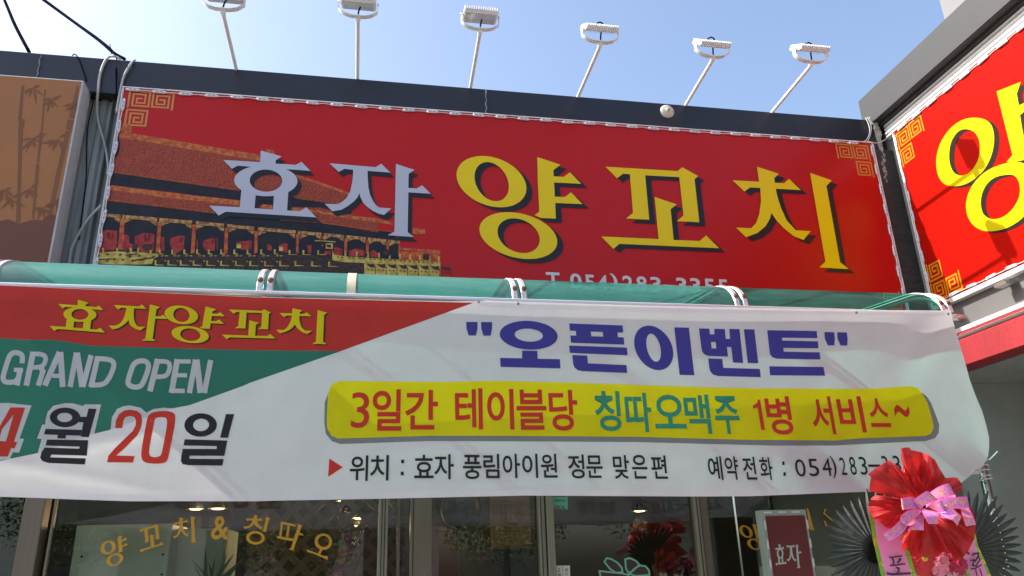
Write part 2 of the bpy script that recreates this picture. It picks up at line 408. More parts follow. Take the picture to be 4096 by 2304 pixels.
# ------------------------------------------------------------------ LED strings round the signs
def led_mesh():
    b = MB(); b.box(-.033, .033, -.008, .004, -.009, .009, .003); b.box(-.041, -.033, -.004, .002, -.006, .006); b.box(.033, .041, -.004, .002, -.006, .006)
    me = bpy.data.meshes.new('led_module'); b.bm.to_mesh(me); b.bm.free(); me.materials.append(led_pl); return me
def led_chip():
    b = MB(); b.box(-.020, -.004, -.0095, -.008, -.0025, .0025); b.box(.004, .020, -.0095, -.008, -.0025, .0025)
    me = bpy.data.meshes.new('led_chip'); b.bm.to_mesh(me); b.bm.free(); me.materials.append(led_in); return me
LED, CHIP = led_mesh(), led_chip()
def led_string(name, label, runs, group=None):
    """runs: list of (start, end, first, spacing, plane) ; plane 'y' faces -y, 'x' faces -x"""
    root = empty(name, runs[0][0], label, 'string light', group); base = Vector(runs[0][0])
    for (a, c, first, sp, plane, inw) in runs:
        a = Vector(a); c = Vector(c); d = (c - a); L = d.length; t = d.normalized()
        nrm = Vector((0, -1, 0)) if plane == 'y' else Vector((-1, 0, 0)); side = t.cross(nrm).normalized() * inw
        w = MB(); w.tube([a + nrm * .005 - side * .014, c + nrm * .005 - side * .014], .0032, 6)
        w.build('edge_bead', wire_w, root)
        s = first; pts = []; 
        while s < L - .02:
            p = a + t * s + nrm * .006 + side * random.uniform(.002, .006)
            ang = random.uniform(-.05, .05)
            M = Matrix((t * 1.0, -nrm, t.cross(-nrm))).transposed().to_4x4()
            o = bpy.data.objects.new('led_module', LED); link(o); o.parent = root
            o.matrix_local = Matrix.Translation(p - base) @ M @ Matrix.Rotation(ang, 4, 'Y')
            q = bpy.data.objects.new('led_chip', CHIP); link(q); q.parent = o
            pts += [p - t * .045 - side * .001, p - t * .03, p + t * .03, p + t * .045 - side * .001]
            pts += [p + t * (sp / 2) - side * random.uniform(.001, .004)]
            s += sp
        w = MB(); w.tube(pts[:-1], .0026, 5); w.build('wire', wire_w, root)
    return root

# ------------------------------------------------------------------ main sign (plane y 4.355)
MY = 4.315
sgn = empty('restaurant_sign', (1, MY, 3.0), 'wide red shop sign with white and yellow lettering and a palace picture', 'sign')
b = MB(); b.box(-1.522, 3.518, MY, 4.348, 2.98, 4.404); b.build('sign_face', redsign, sgn)
b = MB(); b.box(-1.532, -1.5222, MY - .004, 4.348, 2.98, 4.412); b.box(-1.5222, 3.528, MY - .002, 4.348, 4.4042, 4.407); b.box(3.5182, 3.528, MY - .004, 4.348, 2.98, 4.404); b.build('sign_frame', white_al, sgn)
cA, cB, cC, cD = crop(800, 560, 2.456), crop(1750, 560, 2.456), crop(2650, 560, 2.456), crop(0, 1024, 2.5156)
cE, cF, cG, cH, cI = crop(1000, 1024, 2.1436), crop(0, 1550, 1.9219), crop(1000, 1650, 2.2155), crop(1750, 1200, 2.7116), crop(2600, 1200, 2.576)
cJ, cK, cL = crop(2000, 1650, 2.2155), crop(3000, 1700, 2.3504), crop(3300, 1000, 2.0704)
cQ, cR, cS, cM = crop(400, 300, 1.705), crop(350, 850, 3.22), crop(1100, 850, 3.22), crop(0, 0, 1.2578)
cN = crop(3300, 1750, 2.6156)
G_hyo = [[[(598, 103), (803, 162), (743, 200), (742, 262), (587, 262)]],
         [[(228, 196), (590, 217), (743, 232), (940, 244), (997, 214), (1085, 303), (830, 285), (700, 275), (490, 262), (372, 252), (313, 282)]],
         ring((647, 400), (311, 10), (-10, 152), (648, 399), (160, 4), (-2, 109)),
         [[(408, 480), (547, 540), (535, 676), (390, 666)]], [[(727, 545), (868, 505), (855, 694), (716, 686)]],
         [[(90, 645), (390, 660), (978, 700), (1045, 660), (1143, 760), (270, 705), (250, 705), (183, 742)]]]
G_ja = [[[(1272, 228), (1725, 267), (1780, 233), (1870, 320), (1645, 303), (1505, 293), (1418, 283), (1362, 314)]],
        [[(1505, 285), (1645, 297), (1648, 380), (1655, 470), (1672, 540), (1700, 600), (1730, 640), (1757, 663), (1880, 672), (1808, 736), (1760, 725), (1700, 698), (1640, 655), (1600, 610), (1575, 560), (1564, 520), (1550, 560), (1510, 605), (1450, 650), (1390, 685), (1300, 700), (1225, 626), (1330, 630), (1390, 612), (1440, 570), (1475, 510), (1495, 420), (1503, 350)]],
        [[(1925, 235), (2108, 294), (2050, 332), (2047, 470), (2130, 476), (2182, 445), (2265, 528), (2047, 514), (2040, 905), (2100, 953), (1845, 935), (1910, 900), (1918, 560)]]]
G_yang = [ring((530, 409), (339, 27), (55, 251), (532, 409), (167, 25), (22, 191)),
          ring((794, 939), (378, 27), (60, 229), (797, 940), (206, 18), (28, 170)),
          [[(980, 168), (1208, 243), (1138, 296), (1141, 356), (1240, 362), (1300, 317), (1412, 430), (1145, 417), (1152, 556), (1250, 560), (1312, 515), (1425, 630), (1156, 618), (1162, 772), (1020, 766), (952, 740), (1000, 703), (985, 400)]]]
G_kko = [[[(1650, 262), (2358, 305), (2405, 268), (2562, 355), (2525, 385), (2572, 808), (2352, 797), (2417, 742), (2375, 364), (2040, 347), (2080, 783), (1853, 772), (1920, 715), (1890, 336), (1822, 332), (1763, 376)]],
         [[(2133, 560), (2350, 632), (2290, 680), (2320, 982), (2575, 992), (2638, 938), (2768, 1063), (1787, 1020), (1727, 1070), (1608, 948), (2172, 973)]]]
G_chi = [[[(928, 262), (1143, 332), (1097, 376), (1103, 420), (1195, 424), (1242, 382), (1360, 492), (1112, 478), (1130, 560), (1165, 670), (1220, 790), (1310, 887), (1455, 896), (1385, 982), (1290, 945), (1190, 865), (1120, 790), (1070, 715), (1055, 775), (1010, 850), (930, 915), (820, 955), (722, 860), (870, 868), (920, 815), (950, 730), (968, 600), (960, 470), (860, 466), (805, 506), (688, 396), (948, 410)]],
         [[(1450, 323), (1663, 397), (1610, 450), (1745, 1200), (1830, 1268), (1540, 1252), (1600, 1195)]]]
def put(glyphs, surf, xf, m, name, parent, k, sh=None, shm=None, grid=None):
    if sh:
        b = MB(); 
        for i, g_ in enumerate(glyphs): b.poly(surf, g_, k + i * .00012, grid, lambda p: xf((p[0] + sh[0], p[1] + sh[1])))
        b.build('letter_shadow', shm or black_pr, parent)
    b = MB()
    for i, g_ in enumerate(glyphs): b.poly(surf, g_, k + .0012 + i * .00012, grid, xf)
    return b.build(name, m, parent)
sm = SY(MY)
# palace picture, printed flat on the left half
tile_m = bpy.data.materials.new('printed roof tiles'); tile_m.use_nodes = True; n, l = nt(tile_m)
tc = n.new('ShaderNodeTexCoord'); mp = n.new('ShaderNodeMapping'); mp.inputs['Rotation'].default_value = (0, R(-38), 0); wv = n.new('ShaderNodeTexWave'); wv.bands_direction = 'X'
wv.inputs['Scale'].default_value = 30; wv.inputs['Distortion'].default_value = 6; wv.inputs['Detail'].default_value = 3; wv.inputs['Detail Scale'].default_value = 3; l.new(tc.outputs['Object'], mp.inputs[0]); l.new(mp.outputs[0], wv.inputs['Vector'])
rp = n.new('ShaderNodeValToRGB'); rp.color_ramp.elements[0].position = .2; rp.color_ramp.elements[0].color = (.14, .022, .013, 1); rp.color_ramp.elements[1].position = .75; rp.color_ramp.elements[1].color = (.40, .075, .038, 1); l.new(wv.outputs['Fac'], rp.inputs[0])
l.new(rp.outputs[0], n['Principled BSDF'].inputs['Base Color']); n['Principled BSDF'].inputs['Roughness'].default_value = .36; n['Principled BSDF'].inputs['Specular IOR Level'].default_value = .22
def print_noise(name, c1, c2, scale, rough=.36):
    m = bpy.data.materials.new(name); m.use_nodes = True; n, l = nt(m); tc = n.new('ShaderNodeTexCoord'); z = n.new('ShaderNodeTexNoise'); z.inputs['Scale'].default_value = scale; z.inputs['Detail'].default_value = 6
    r_ = n.new('ShaderNodeValToRGB'); r_.color_ramp.elements[0].position = .42; r_.color_ramp.elements[1].position = .58; r_.color_ramp.elements[0].color = (*c1, 1); r_.color_ramp.elements[1].color = (*c2, 1)
    l.new(tc.outputs['Object'], z.inputs['Vector']); l.new(z.outputs['Fac'], r_.inputs[0]); l.new(r_.outputs[0], n['Principled BSDF'].inputs['Base Color']); n['Principled BSDF'].inputs['Roughness'].default_value = rough; n['Principled BSDF'].inputs['Specular IOR Level'].default_value = .24
    return m
dark_pr = print_noise('printed dark eaves', (.012, .012, .018), (.018, .017, .022), 12)
orange_pr = print_noise('printed orange ridge', (.34, .07, .022), (.50, .15, .04), 40)
beam_pr = print_noise('printed painted beam', (.22, .10, .035), (.52, .28, .09), 50)
col_pr = print_noise('printed red column', (.34, .045, .02), (.52, .12, .025), 30)
door_pr = print_noise('printed red doors', (.27, .02, .02), (.38, .04, .03), 30)
bal_pr = print_noise('printed yellow balustrade', (.38, .26, .05), (.54, .42, .10), 30)
brown_pr = print_noise('printed dark brown terrace', (.03, .018, .016), (.055, .033, .026), 50)
Lx = on_y(490, 345, MY).x
def pr(name, m, items, k0):
    if name in ('palace_doors', 'palace_column', 'palace_ridge', 'palace_beam', 'palace_upper_roof', 'palace_shade') and len(items) > 1:
        for i, it in enumerate(items): pr(name + ' ', m, [it], k0 + i * .00001)
        return
    name = name.strip().replace('palace_doors', 'palace_door')
    b = MB()
    for i, (cf, pts) in enumerate(items): b.poly(sm, pts if isinstance(pts[0][0], (tuple, list)) else [pts], k0 + i * .00003, None, cf)
    # trim at the sign's own edge
    geom = b.bm.verts[:] + b.bm.edges[:] + b.bm.faces[:]
    bmesh.ops.bisect_plane(b.bm, geom=geom, plane_co=(-1.521, 0, 0), plane_no=(-1, 0, 0), clear_outer=True)
    if not b.bm.faces: b.bm.free(); return
    return b.build(name, m, sgn, kind='stuff' if name in ('palace_balustrade', 'palace_openings', 'eave_tiles') else None)
pr('palace_shade', dark_pr, [(cQ, [(110, 400), (140, 400), (133, 520), (100, 590), (60, 600)]), (cQ, [(60, 660), (950, 780), (1330, 830), (1640, 870), (1705, 905), (1720, 960), (1500, 945), (955, 865), (500, 800), (40, 750)]),
    (cQ, [(0, 850), (780, 935), (1500, 1000), (1700, 1030), (1905, 1070), (1905, 1180), (1905, 1300), (0, 1200), (-80, 1100)]), (cS, [(-100, 80), (560, 130), (1480, 240), (1605, 370), (1620, 620), (740, 640), (-100, 600)])], .0002)
pr('palace_terrace', brown_pr, [(cR, [(-40, 500), (900, 540), (2576, 540), (2576, 760), (60, 760)]), (cS, [(-60, 530), (740, 560), (1150, 640), (1160, 860), (-60, 780)])], .0004)
pr('palace_doors', door_pr, [(cR, p) for p in ([(150, 260), (250, 222), (380, 238), (378, 400), (360, 480), (150, 480)], [(470, 280), (535, 300), (540, 400), (580, 402), (580, 500), (440, 480)], [(610, 310), (720, 262), (862, 275), (850, 500), (700, 510), (610, 420)], [(950, 310), (990, 320), (990, 500), (950, 500)],
    [(1065, 330), (1190, 296), (1250, 305), (1240, 460), (1130, 540), (1065, 420)], [(1405, 350), (1420, 360), (1420, 470), (1405, 470)], [(1490, 365), (1590, 330), (1645, 335), (1640, 490), (1530, 500), (1490, 440)], [(1665, 325), (1675, 325), (1675, 480), (1665, 480)], [(1915, 380), (1980, 375), (2085, 362), (2082, 470), (1990, 480), (1915, 430)], [(2095, 360), (2112, 360), (2110, 480), (2095, 480)],
    [(2315, 398), (2375, 430), (2372, 490), (2318, 485)], [(2465, 420), (2530, 395), (2576, 395), (2576, 520), (2480, 500)])] +
    [(cS, p) for p in ([(50, 430), (150, 395), (150, 480), (130, 510), (50, 450)], [(415, 420), (475, 425), (465, 520), (430, 520)], [(600, 410), (620, 410), (620, 440), (600, 440)], [(760, 450), (800, 445), (870, 480), (865, 560), (765, 545)], [(955, 490), (1040, 462), (1145, 490), (1150, 560), (955, 560)], [(1225, 510), (1270, 478), (1330, 530), (1325, 575), (1225, 570)], [(640, 500), (720, 490), (720, 540), (630, 540)])], .0005)
pr('palace_wall', col_pr, [(cS, [(1625, 500), (2130, 515), (2130, 640), (1625, 600)])], .0006)
pr('palace_upper_roof', tile_m, [(cQ, [(130, 425), (250, 440), (600, 500), (1090, 580), (1330, 675), (1705, 815), (1720, 890), (1640, 880), (1330, 835), (950, 785), (600, 740), (300, 695), (85, 660), (80, 600), (125, 545), (138, 480)]),
    (cQ, [(20, 775), (500, 830), (955, 890), (1330, 900), (1500, 905), (1720, 950), (1900, 1000), (1900, 1075), (1500, 1005), (1200, 980), (780, 940), (300, 880), (15, 850)])], .0006)
pr('palace_ridge', orange_pr, [(cQ, [(128, 388), (250, 403), (600, 462), (1090, 545), (1090, 584), (600, 505), (250, 442), (128, 428)]), (cQ, [(30, 745), (500, 805), (955, 855), (955, 890), (500, 842), (22, 778)]),
    (cA, [(905, 665), (1150, 690), (1500, 745), (1700, 765), (1750, 775), (1900, 810), (1900, 835), (1700, 800), (1500, 780), (1150, 715), (905, 692)]), (cS, [(1770, 200), (1830, 205), (1935, 215), (1935, 270), (1840, 280), (1770, 270)]),
    (cQ, [(1330, 675), (1500, 730), (1705, 805), (1705, 822), (1500, 748), (1330, 690)]), (cS, [(1620, 455), (2130, 485), (2130, 525), (1620, 480)]), (cQ, [(135, 390), (150, 335), (180, 330), (218, 345), (212, 395), (190, 410), (160, 380)]), (cA, [(648, 90), (720, 100), (735, 140), (660, 125)]), (cA, [(615, 630), (710, 640), (712, 678), (605, 665)])], .0009)
# eave ends: a row of small dots under each roof edge
def row(cf, a, c, n, w, h, sl=.0):
    out = []
    for i in range(n):
        t = (i + .5) / n; x = a[0] + (c[0] - a[0]) * t; y = a[1] + (c[1] - a[1]) * t
        out.append((cf, [(x - w / 2, y - h / 2), (x + w / 2, y - h / 2), (x + w / 2 + sl, y + h / 2), (x - w / 2 + sl, y + h / 2)]))
    return out
pr('eave_tiles', orange_pr, row(cQ, (90, 662), (950, 786), 66, 5, 13, 5) + row(cQ, (20, 848), (780, 940), 60, 5, 14, 5) + row(cQ, (1330, 838), (1640, 882), 24, 5, 11, 4) + row(cS, (60, 98), (560, 132), 34, 5, 12, 4) + row(cS, (600, 135), (1510, 250), 60, 6, 16, 5), .0012)
beams = [(cR, [(205, 10), (430, 28), (425, 72), (205, 50)]), (cR, [(450, 30), (900, 65), (895, 112), (445, 75)]), (cR, [(925, 70), (1350, 105), (1345, 150), (920, 118)]), (cR, [(1400, 110), (1760, 145), (1755, 190), (1395, 155)]), (cR, [(1800, 150), (2150, 182), (2148, 225), (1800, 192)]), (cR, [(2200, 188), (2576, 222), (2576, 262), (2195, 232)]),
    (cS, [(0, 210), (268, 230), (265, 272), (0, 250)]), (cS, [(295, 235), (600, 262), (600, 302), (295, 278)]), (cS, [(625, 265), (890, 290), (888, 328), (625, 305)]), (cS, [(915, 292), (1170, 318), (1168, 355), (915, 332)]), (cS, [(1195, 320), (1430, 345), (1430, 382), (1195, 360)]), (cS, [(1450, 348), (1605, 365), (1605, 402), (1450, 385)])]
def brk(cf, x, y, s=1, t=1): return [(cf, [(x + 30 * s, y), (x + 135 * s, y + 20 * t), (x + 80 * s, y + 35 * t), (x + 30 * s, y + 60 * t)]), (cf, [(x - 30 * s, y), (x - 115 * s, y - 8), (x - 80 * s, y + 25 * t), (x - 35 * s, y + 50 * t)])]
for cf, x, y in ((cR, 445, 76), (cR, 920, 118), (cR, 1370, 158), (cR, 1788, 195), (cR, 2172, 235), (cS, 290, 280)): beams += brk(cf, x, y)
for cf, x, y in ((cS, 612, 305), (cS, 905, 330), (cS, 1188, 358), (cS, 1450, 385)): beams += brk(cf, x, y, .8, .8)
pr('palace_beam', beam_pr, beams, .0012)
pr('palace_column', col_pr, [(cR, [(425, 75), (480, 80), (458, 480), (390, 480)]), (cR, [(905, 118), (950, 120), (935, 500), (880, 520)]), (cR, [(1350, 155), (1398, 158), (1380, 520), (1330, 530)]), (cR, [(1770, 195), (1812, 198), (1805, 530), (1755, 535)]), (cR, [(2152, 235), (2192, 238), (2190, 520), (2148, 530)]),
    (cS, [(272, 280), (312, 283), (300, 530), (270, 530)]), (cS, [(597, 305), (635, 308), (632, 345), (597, 345)]), (cS, [(895, 332), (930, 335), (930, 520), (893, 500)]), (cS, [(1172, 360), (1207, 362), (1207, 530), (1172, 530)]), (cS, [(1435, 385), (1468, 388), (1468, 480), (1435, 480)]), (cS, [(1590, 375), (1625, 470), (1620, 570), (1590, 570)])], .0014)
bl = [(cR, [(80, 500), (190, 520), (360, 500), (640, 510), (900, 530), (920, 560), (850, 600), (830, 660), (700, 672), (540, 668), (390, 672), (200, 662), (60, 655)]), (cS, [(740, 480), (762, 545), (900, 565), (2130, 640), (2130, 856), (1310, 830), (1150, 795), (1150, 650), (900, 640), (738, 615)]),
      (cS, [(655, 395), (745, 400), (745, 470), (655, 465)]), (cS, [(515, 358), (640, 362), (640, 372), (515, 368)]), (cS, [(640, 360), (780, 375), (780, 385), (640, 375)]), (cR, [(1920, 405), (1975, 405), (1975, 460), (1920, 460)]), (cR, [(2468, 440), (2518, 440), (2518, 495), (2468, 495)])]
for x in (190, 370, 545, 640, 800): bl.append((cR, [(x, 455), (x + 25, 455), (x + 25, 530), (x, 530)]))
for i, x in enumerate((920, 1080, 1235, 1400, 1550, 1710, 1880, 2050, 2225, 2400)): bl += [(cR, [(x, 476), (x + 24, 476), (x + 20, 520), (x + 60, 536), (x + 60, 542), (x, 536)]), (cR, [(x + 20, 555), (x + 60, 552), (x + 60, 562), (x + 25, 564)]), (cR, [(x + 75, 555), (x + 110, 552), (x + 115, 562), (x + 80, 564)])]
for i, x in enumerate((865, 1030, 1190, 1355, 1530, 1710, 1900, 2085, 2275, 2470)): y = 615 + i * 1.5; bl += [(cR, [(x, y), (x + 24, y), (x + 20, y + 50), (x + 120, y + 60), (x + 120, y + 66), (x, y + 66)]), (cR, [(x - 45, y - 4), (x - 15, y + 2), (x - 22, y + 16)]), (cR, [(x + 35, y + 90), (x + 48, y + 86), (x + 50, y + 96)]), (cR, [(x + 85, y + 90), (x + 98, y + 86), (x + 100, y + 96)])]
for x, y in ((175, 485), (355, 485), (545, 485)): bl.append((cS, [(x, y), (x + 24, y), (x + 20, y + 50), (x + 110, y + 56), (x + 110, y + 62), (x, y + 60)]))
for x, y in ((55, 625), (250, 625), (465, 630), (685, 635)): bl.append((cS, [(x, y), (x + 26, y), (x + 22, y + 50), (x + 130, y + 60), (x + 130, y + 66), (x, y + 66)]))
for i in range(10): x = 895 + i * 150 - i * i * 1.8; bl.append((cS, [(x, 495 + i * 8), (x + 22, 495 + i * 8), (x + 22, 560 + i * 8), (x, 560 + i * 8)]))
pr('palace_balustrade', bal_pr, bl, .0016)
hl = []
for i in range(10):
    x = 790 + i * 145 - i * i * 1.8; y = 572 + i * 8
    hl += [(cS, [(x, y + 8), (x + 18, y - 10), (x + 42, y + 8)]), (cS, [(x + 55, y + 10), (x + 75, y - 8), (x + 98, y + 12)])]
for i in range(8):
    x = 1170 + i * 138; y = 655 + i * 5
    hl += [(cS, [(x, y), (x + 60, y + 10), (x + 110, y), (x + 115, y + 55), (x + 60, y + 50), (x + 30, y + 30)]), (cS, [(x + 15, y + 75), (x + 45, y + 72), (x + 35, y + 92)]), (cS, [(x + 65, y + 78), (x + 100, y + 76), (x + 90, y + 96)]), (cS, [(x + 120, y + 30), (x + 128, y + 30), (x + 128, y + 150), (x + 120, y + 150)]), (cS, [(x - 10, y + 165), (x + 70, y + 160), (x + 60, y + 180)])]
for x, y in ((120, 560), (230, 540), (395, 545), (520, 570), (640, 560), (720, 590), (820, 575), (320, 600), (430, 610), (560, 625), (680, 610), (230, 625)): hl.append((cR, [(x, y), (x + 30, y - 16), (x + 50, y - 8), (x + 20, y + 12)]))
hl += [(cR, [(95, 600), (320, 590), (330, 602), (95, 615)]), (cR, [(490, 545), (640, 520), (645, 530), (500, 560)]), (cR, [(560, 612), (860, 570), (865, 582), (570, 628)]), (cS, [(668, 412), (722, 415), (722, 450), (668, 446)]), (cS, [(1400, 485), (1480, 490), (1500, 520), (1470, 570), (1420, 565), (1395, 530)]), (cS, [(1905, 530), (1985, 535), (1990, 610), (1910, 600)]), (cR, [(700, 430), (770, 400), (830, 410), (825, 480), (720, 480)]), (cR, [(500, 460), (525, 460), (530, 520), (500, 520)]), (cR, [(590, 410), (640, 410), (640, 470), (590, 470)])]
for (y0, y1, x0, x1) in ((255, 330, 255, 275), (250, 320, 320, 332), (275, 370, 735, 750), (275, 370, 780, 795), (310, 380, 1200, 1215), (340, 400, 1600, 1612)): hl.append((cR, [(x0, y0), (x1, y0), (x1, y1), (x0, y1)]))
pr('palace_openings', brown_pr, hl, .0024)
# big letters
sh1 = (39, 47); sh2 = (60, 42)
def letter(g_, cf, m, sh): put(g_, sm, cf, m, 'letter', sgn, .0036, sh)
letter(G_hyo, cA, silver_pr, sh1); letter(G_ja, cA, silver_pr, sh1)
letter(G_yang, cB, yellow_pr, sh2); letter(G_kko, cB, yellow_pr, sh2); letter(G_chi, cC, yellow_pr, sh2)
# phone number, lower half hidden by the canopy
ph = [('T', 1062, 1198, 1297), ('.', 1222, 1245, 1425), ('0', 1297, 1410, 1308), ('5', 1442, 1540, 1320), ('4', 1572, 1668, 1322), (')', 1690, 1762, 1310), ('2', 1812, 1915, 1330), ('8', 1948, 2052, 1336), ('3', 2085, 2190, 1342), ('-', 2218, 2320, 1420), ('3', 2338, 2442, 1350), ('3', 2475, 2578, 1354), ('5', 2615, 2715, 1360), ('5', 2752, 2848, 1366)]
for ch, x0, x1, y0 in ph:
    b = MB(); hh = 150 if ch not in '.-' else (24 if ch == '-' else 24); glyph(b, sm, ch, [(x0, y0), (x1, y0 + 6), (x1 + 12, y0 + hh + 6), (x0 + 12, y0 + hh)], .022 if ch not in '.-' else 0, .0036, cB); b.build('letter', white_pr, sgn)
# corner key patterns
KEY = [(1, 1), (1, 0), (0, 0), (0, .9), (.8, .9), (.8, .2), (.2, .2), (.2, .72), (.6, .72), (.6, .45), (.38, .45)]
def key(parent, surf, o, U, V, m, w=.011, k=.0006, cut=0):
    pts = [(o[0] + U[0] * u + V[0] * v, o[1] + U[1] * u + V[1] * v) for u, v in KEY[cut:]]
    b = MB(); 
    for i in range(len(pts) - 1):
        a = Vector(pts[i]); c = Vector(pts[i + 1]); t = (c - a).normalized() * w * .5; b.poly(surf, stroke([tuple(a - t), tuple(c + t)], w), k + i * .00005)
    b.build('key_pattern', m, parent)
wm = WY(MY); s = .115
zt = 4.386
key(sgn, wm, (-1.352, zt), (s, 0), (0, -s), gold_pr); key(sgn, wm, (-1.372, zt), (-s, 0), (0, -s), gold_pr); key(sgn, wm, (-1.372, zt - s - .02), (-s, 0), (0, -s), gold_pr)
key(sgn, wm, (3.343, zt - .01), (-s, 0), (0, -s), gold_pr); key(sgn, wm, (3.363, zt - .01), (s, 0), (0, -s), gold_pr); key(sgn, wm, (3.363, zt - s - .03), (s, 0), (0, -s), gold_pr)
led_string('led_string', 'string of small white led modules along the edges of the wide red sign', [((-1.53, MY, 4.392), (3.52, MY, 4.392), .06, .151, 'y', 1), ((-1.516, MY, 4.39), (-1.516, MY, 3.0), .11, .148, 'y', -1), ((3.512, MY, 4.39), (3.512, MY, 3.0), .05, .156, 'y', 1)])

# ------------------------------------------------------------------ left neighbour light box with bamboo print
ls = empty('neighbour_sign', (-2.4, 4.25, 3.0), 'brown light box sign printed with bamboo, left of the wide red sign', 'sign')
b = MB(); b.box(-3.4, -1.728, 4.25, 4.385, 2.95, 4.388, .004); b.build('sign_box', mat('off white sheet metal', (.50, .50, .47), .5, 0, .1, 9, .04, 90), ls)
LY = 4.2485; sl_ = SY(LY)
b = MB(); b.poly(WY(LY), [(-3.39, 2.96), (-1.738, 2.96), (-1.738, 4.379), (-3.39, 4.379)], 0); b.build('sign_face', mat('ochre brown print', (.31, .125, .04), .7, 0, .08, 1.5), ls)
bam = mat('umber bamboo print', (.17, .065, .026), .7, 0, .1, 4); hillm = mat('dark brown hill print', (.13, .045, .026), .7, 0, .1, 4)
def lp(items, m, name, k):
    b = MB()
    for i, p in enumerate(items): b.poly(sl_, [p], k + i * .00003, None, cM)
    bmesh.ops.bisect_plane(b.bm, geom=b.bm.verts[:] + b.bm.edges[:] + b.bm.faces[:], plane_co=(-1.739, 0, 0), plane_no=(1, 0, 0), clear_outer=True)
    b.build(name, m, ls)
lp([[(-400, 1110), (-100, 1070), (0, 1112), (40, 1103), (100, 1125), (160, 1106), (215, 1108), (235, 1085), (290, 1080), (340, 1090), (340, 1500), (-400, 1500)]], hillm, 'hill_print', .0003)
st = [[(108, 430), (122, 430), (108, 600), (90, 600)], [(92, 600), (125, 600), (120, 640), (95, 640)], [(92, 640), (116, 640), (106, 900), (102, 1120), (80, 1120), (90, 850)],
      [(224, 450), (230, 450), (215, 660), (205, 660)], [(200, 660), (218, 665), (195, 820), (186, 820)], [(182, 825), (198, 828), (172, 1100), (160, 1100)],
      [(388, 425), (397, 440), (372, 600), (345, 590)], [(340, 600), (372, 605), (358, 655), (332, 650)], [(332, 655), (352, 660), (300, 900), (262, 1080), (240, 1085), (280, 880)]]
def leaf(x, y, ang, ln, w): 
    c, s_ = math.cos(ang), math.sin(ang); return [(x, y), (x + c * ln * .4 - s_ * w, y + s_ * ln * .4 + c * w), (x + c * ln, y + s_ * ln), (x + c * ln * .4 + s_ * w, y + s_ * ln * .4 - c * w)]
for (x, y) in ((165, 440), (258, 500), (290, 700), (165, 695), (150, 950), (60, 1000), (20, 960), (215, 1050), (290, 1000), (385, 520)):
    for a in (-.5, .6, 1.3, 1.9, 2.4, 2.9): st.append(leaf(x + random.uniform(-8, 8), y + random.uniform(-8, 8), a + random.uniform(-.2, .2), random.uniform(40, 95), random.uniform(5, 9)))
lp(st, bam, 'bamboo_print', .0006)

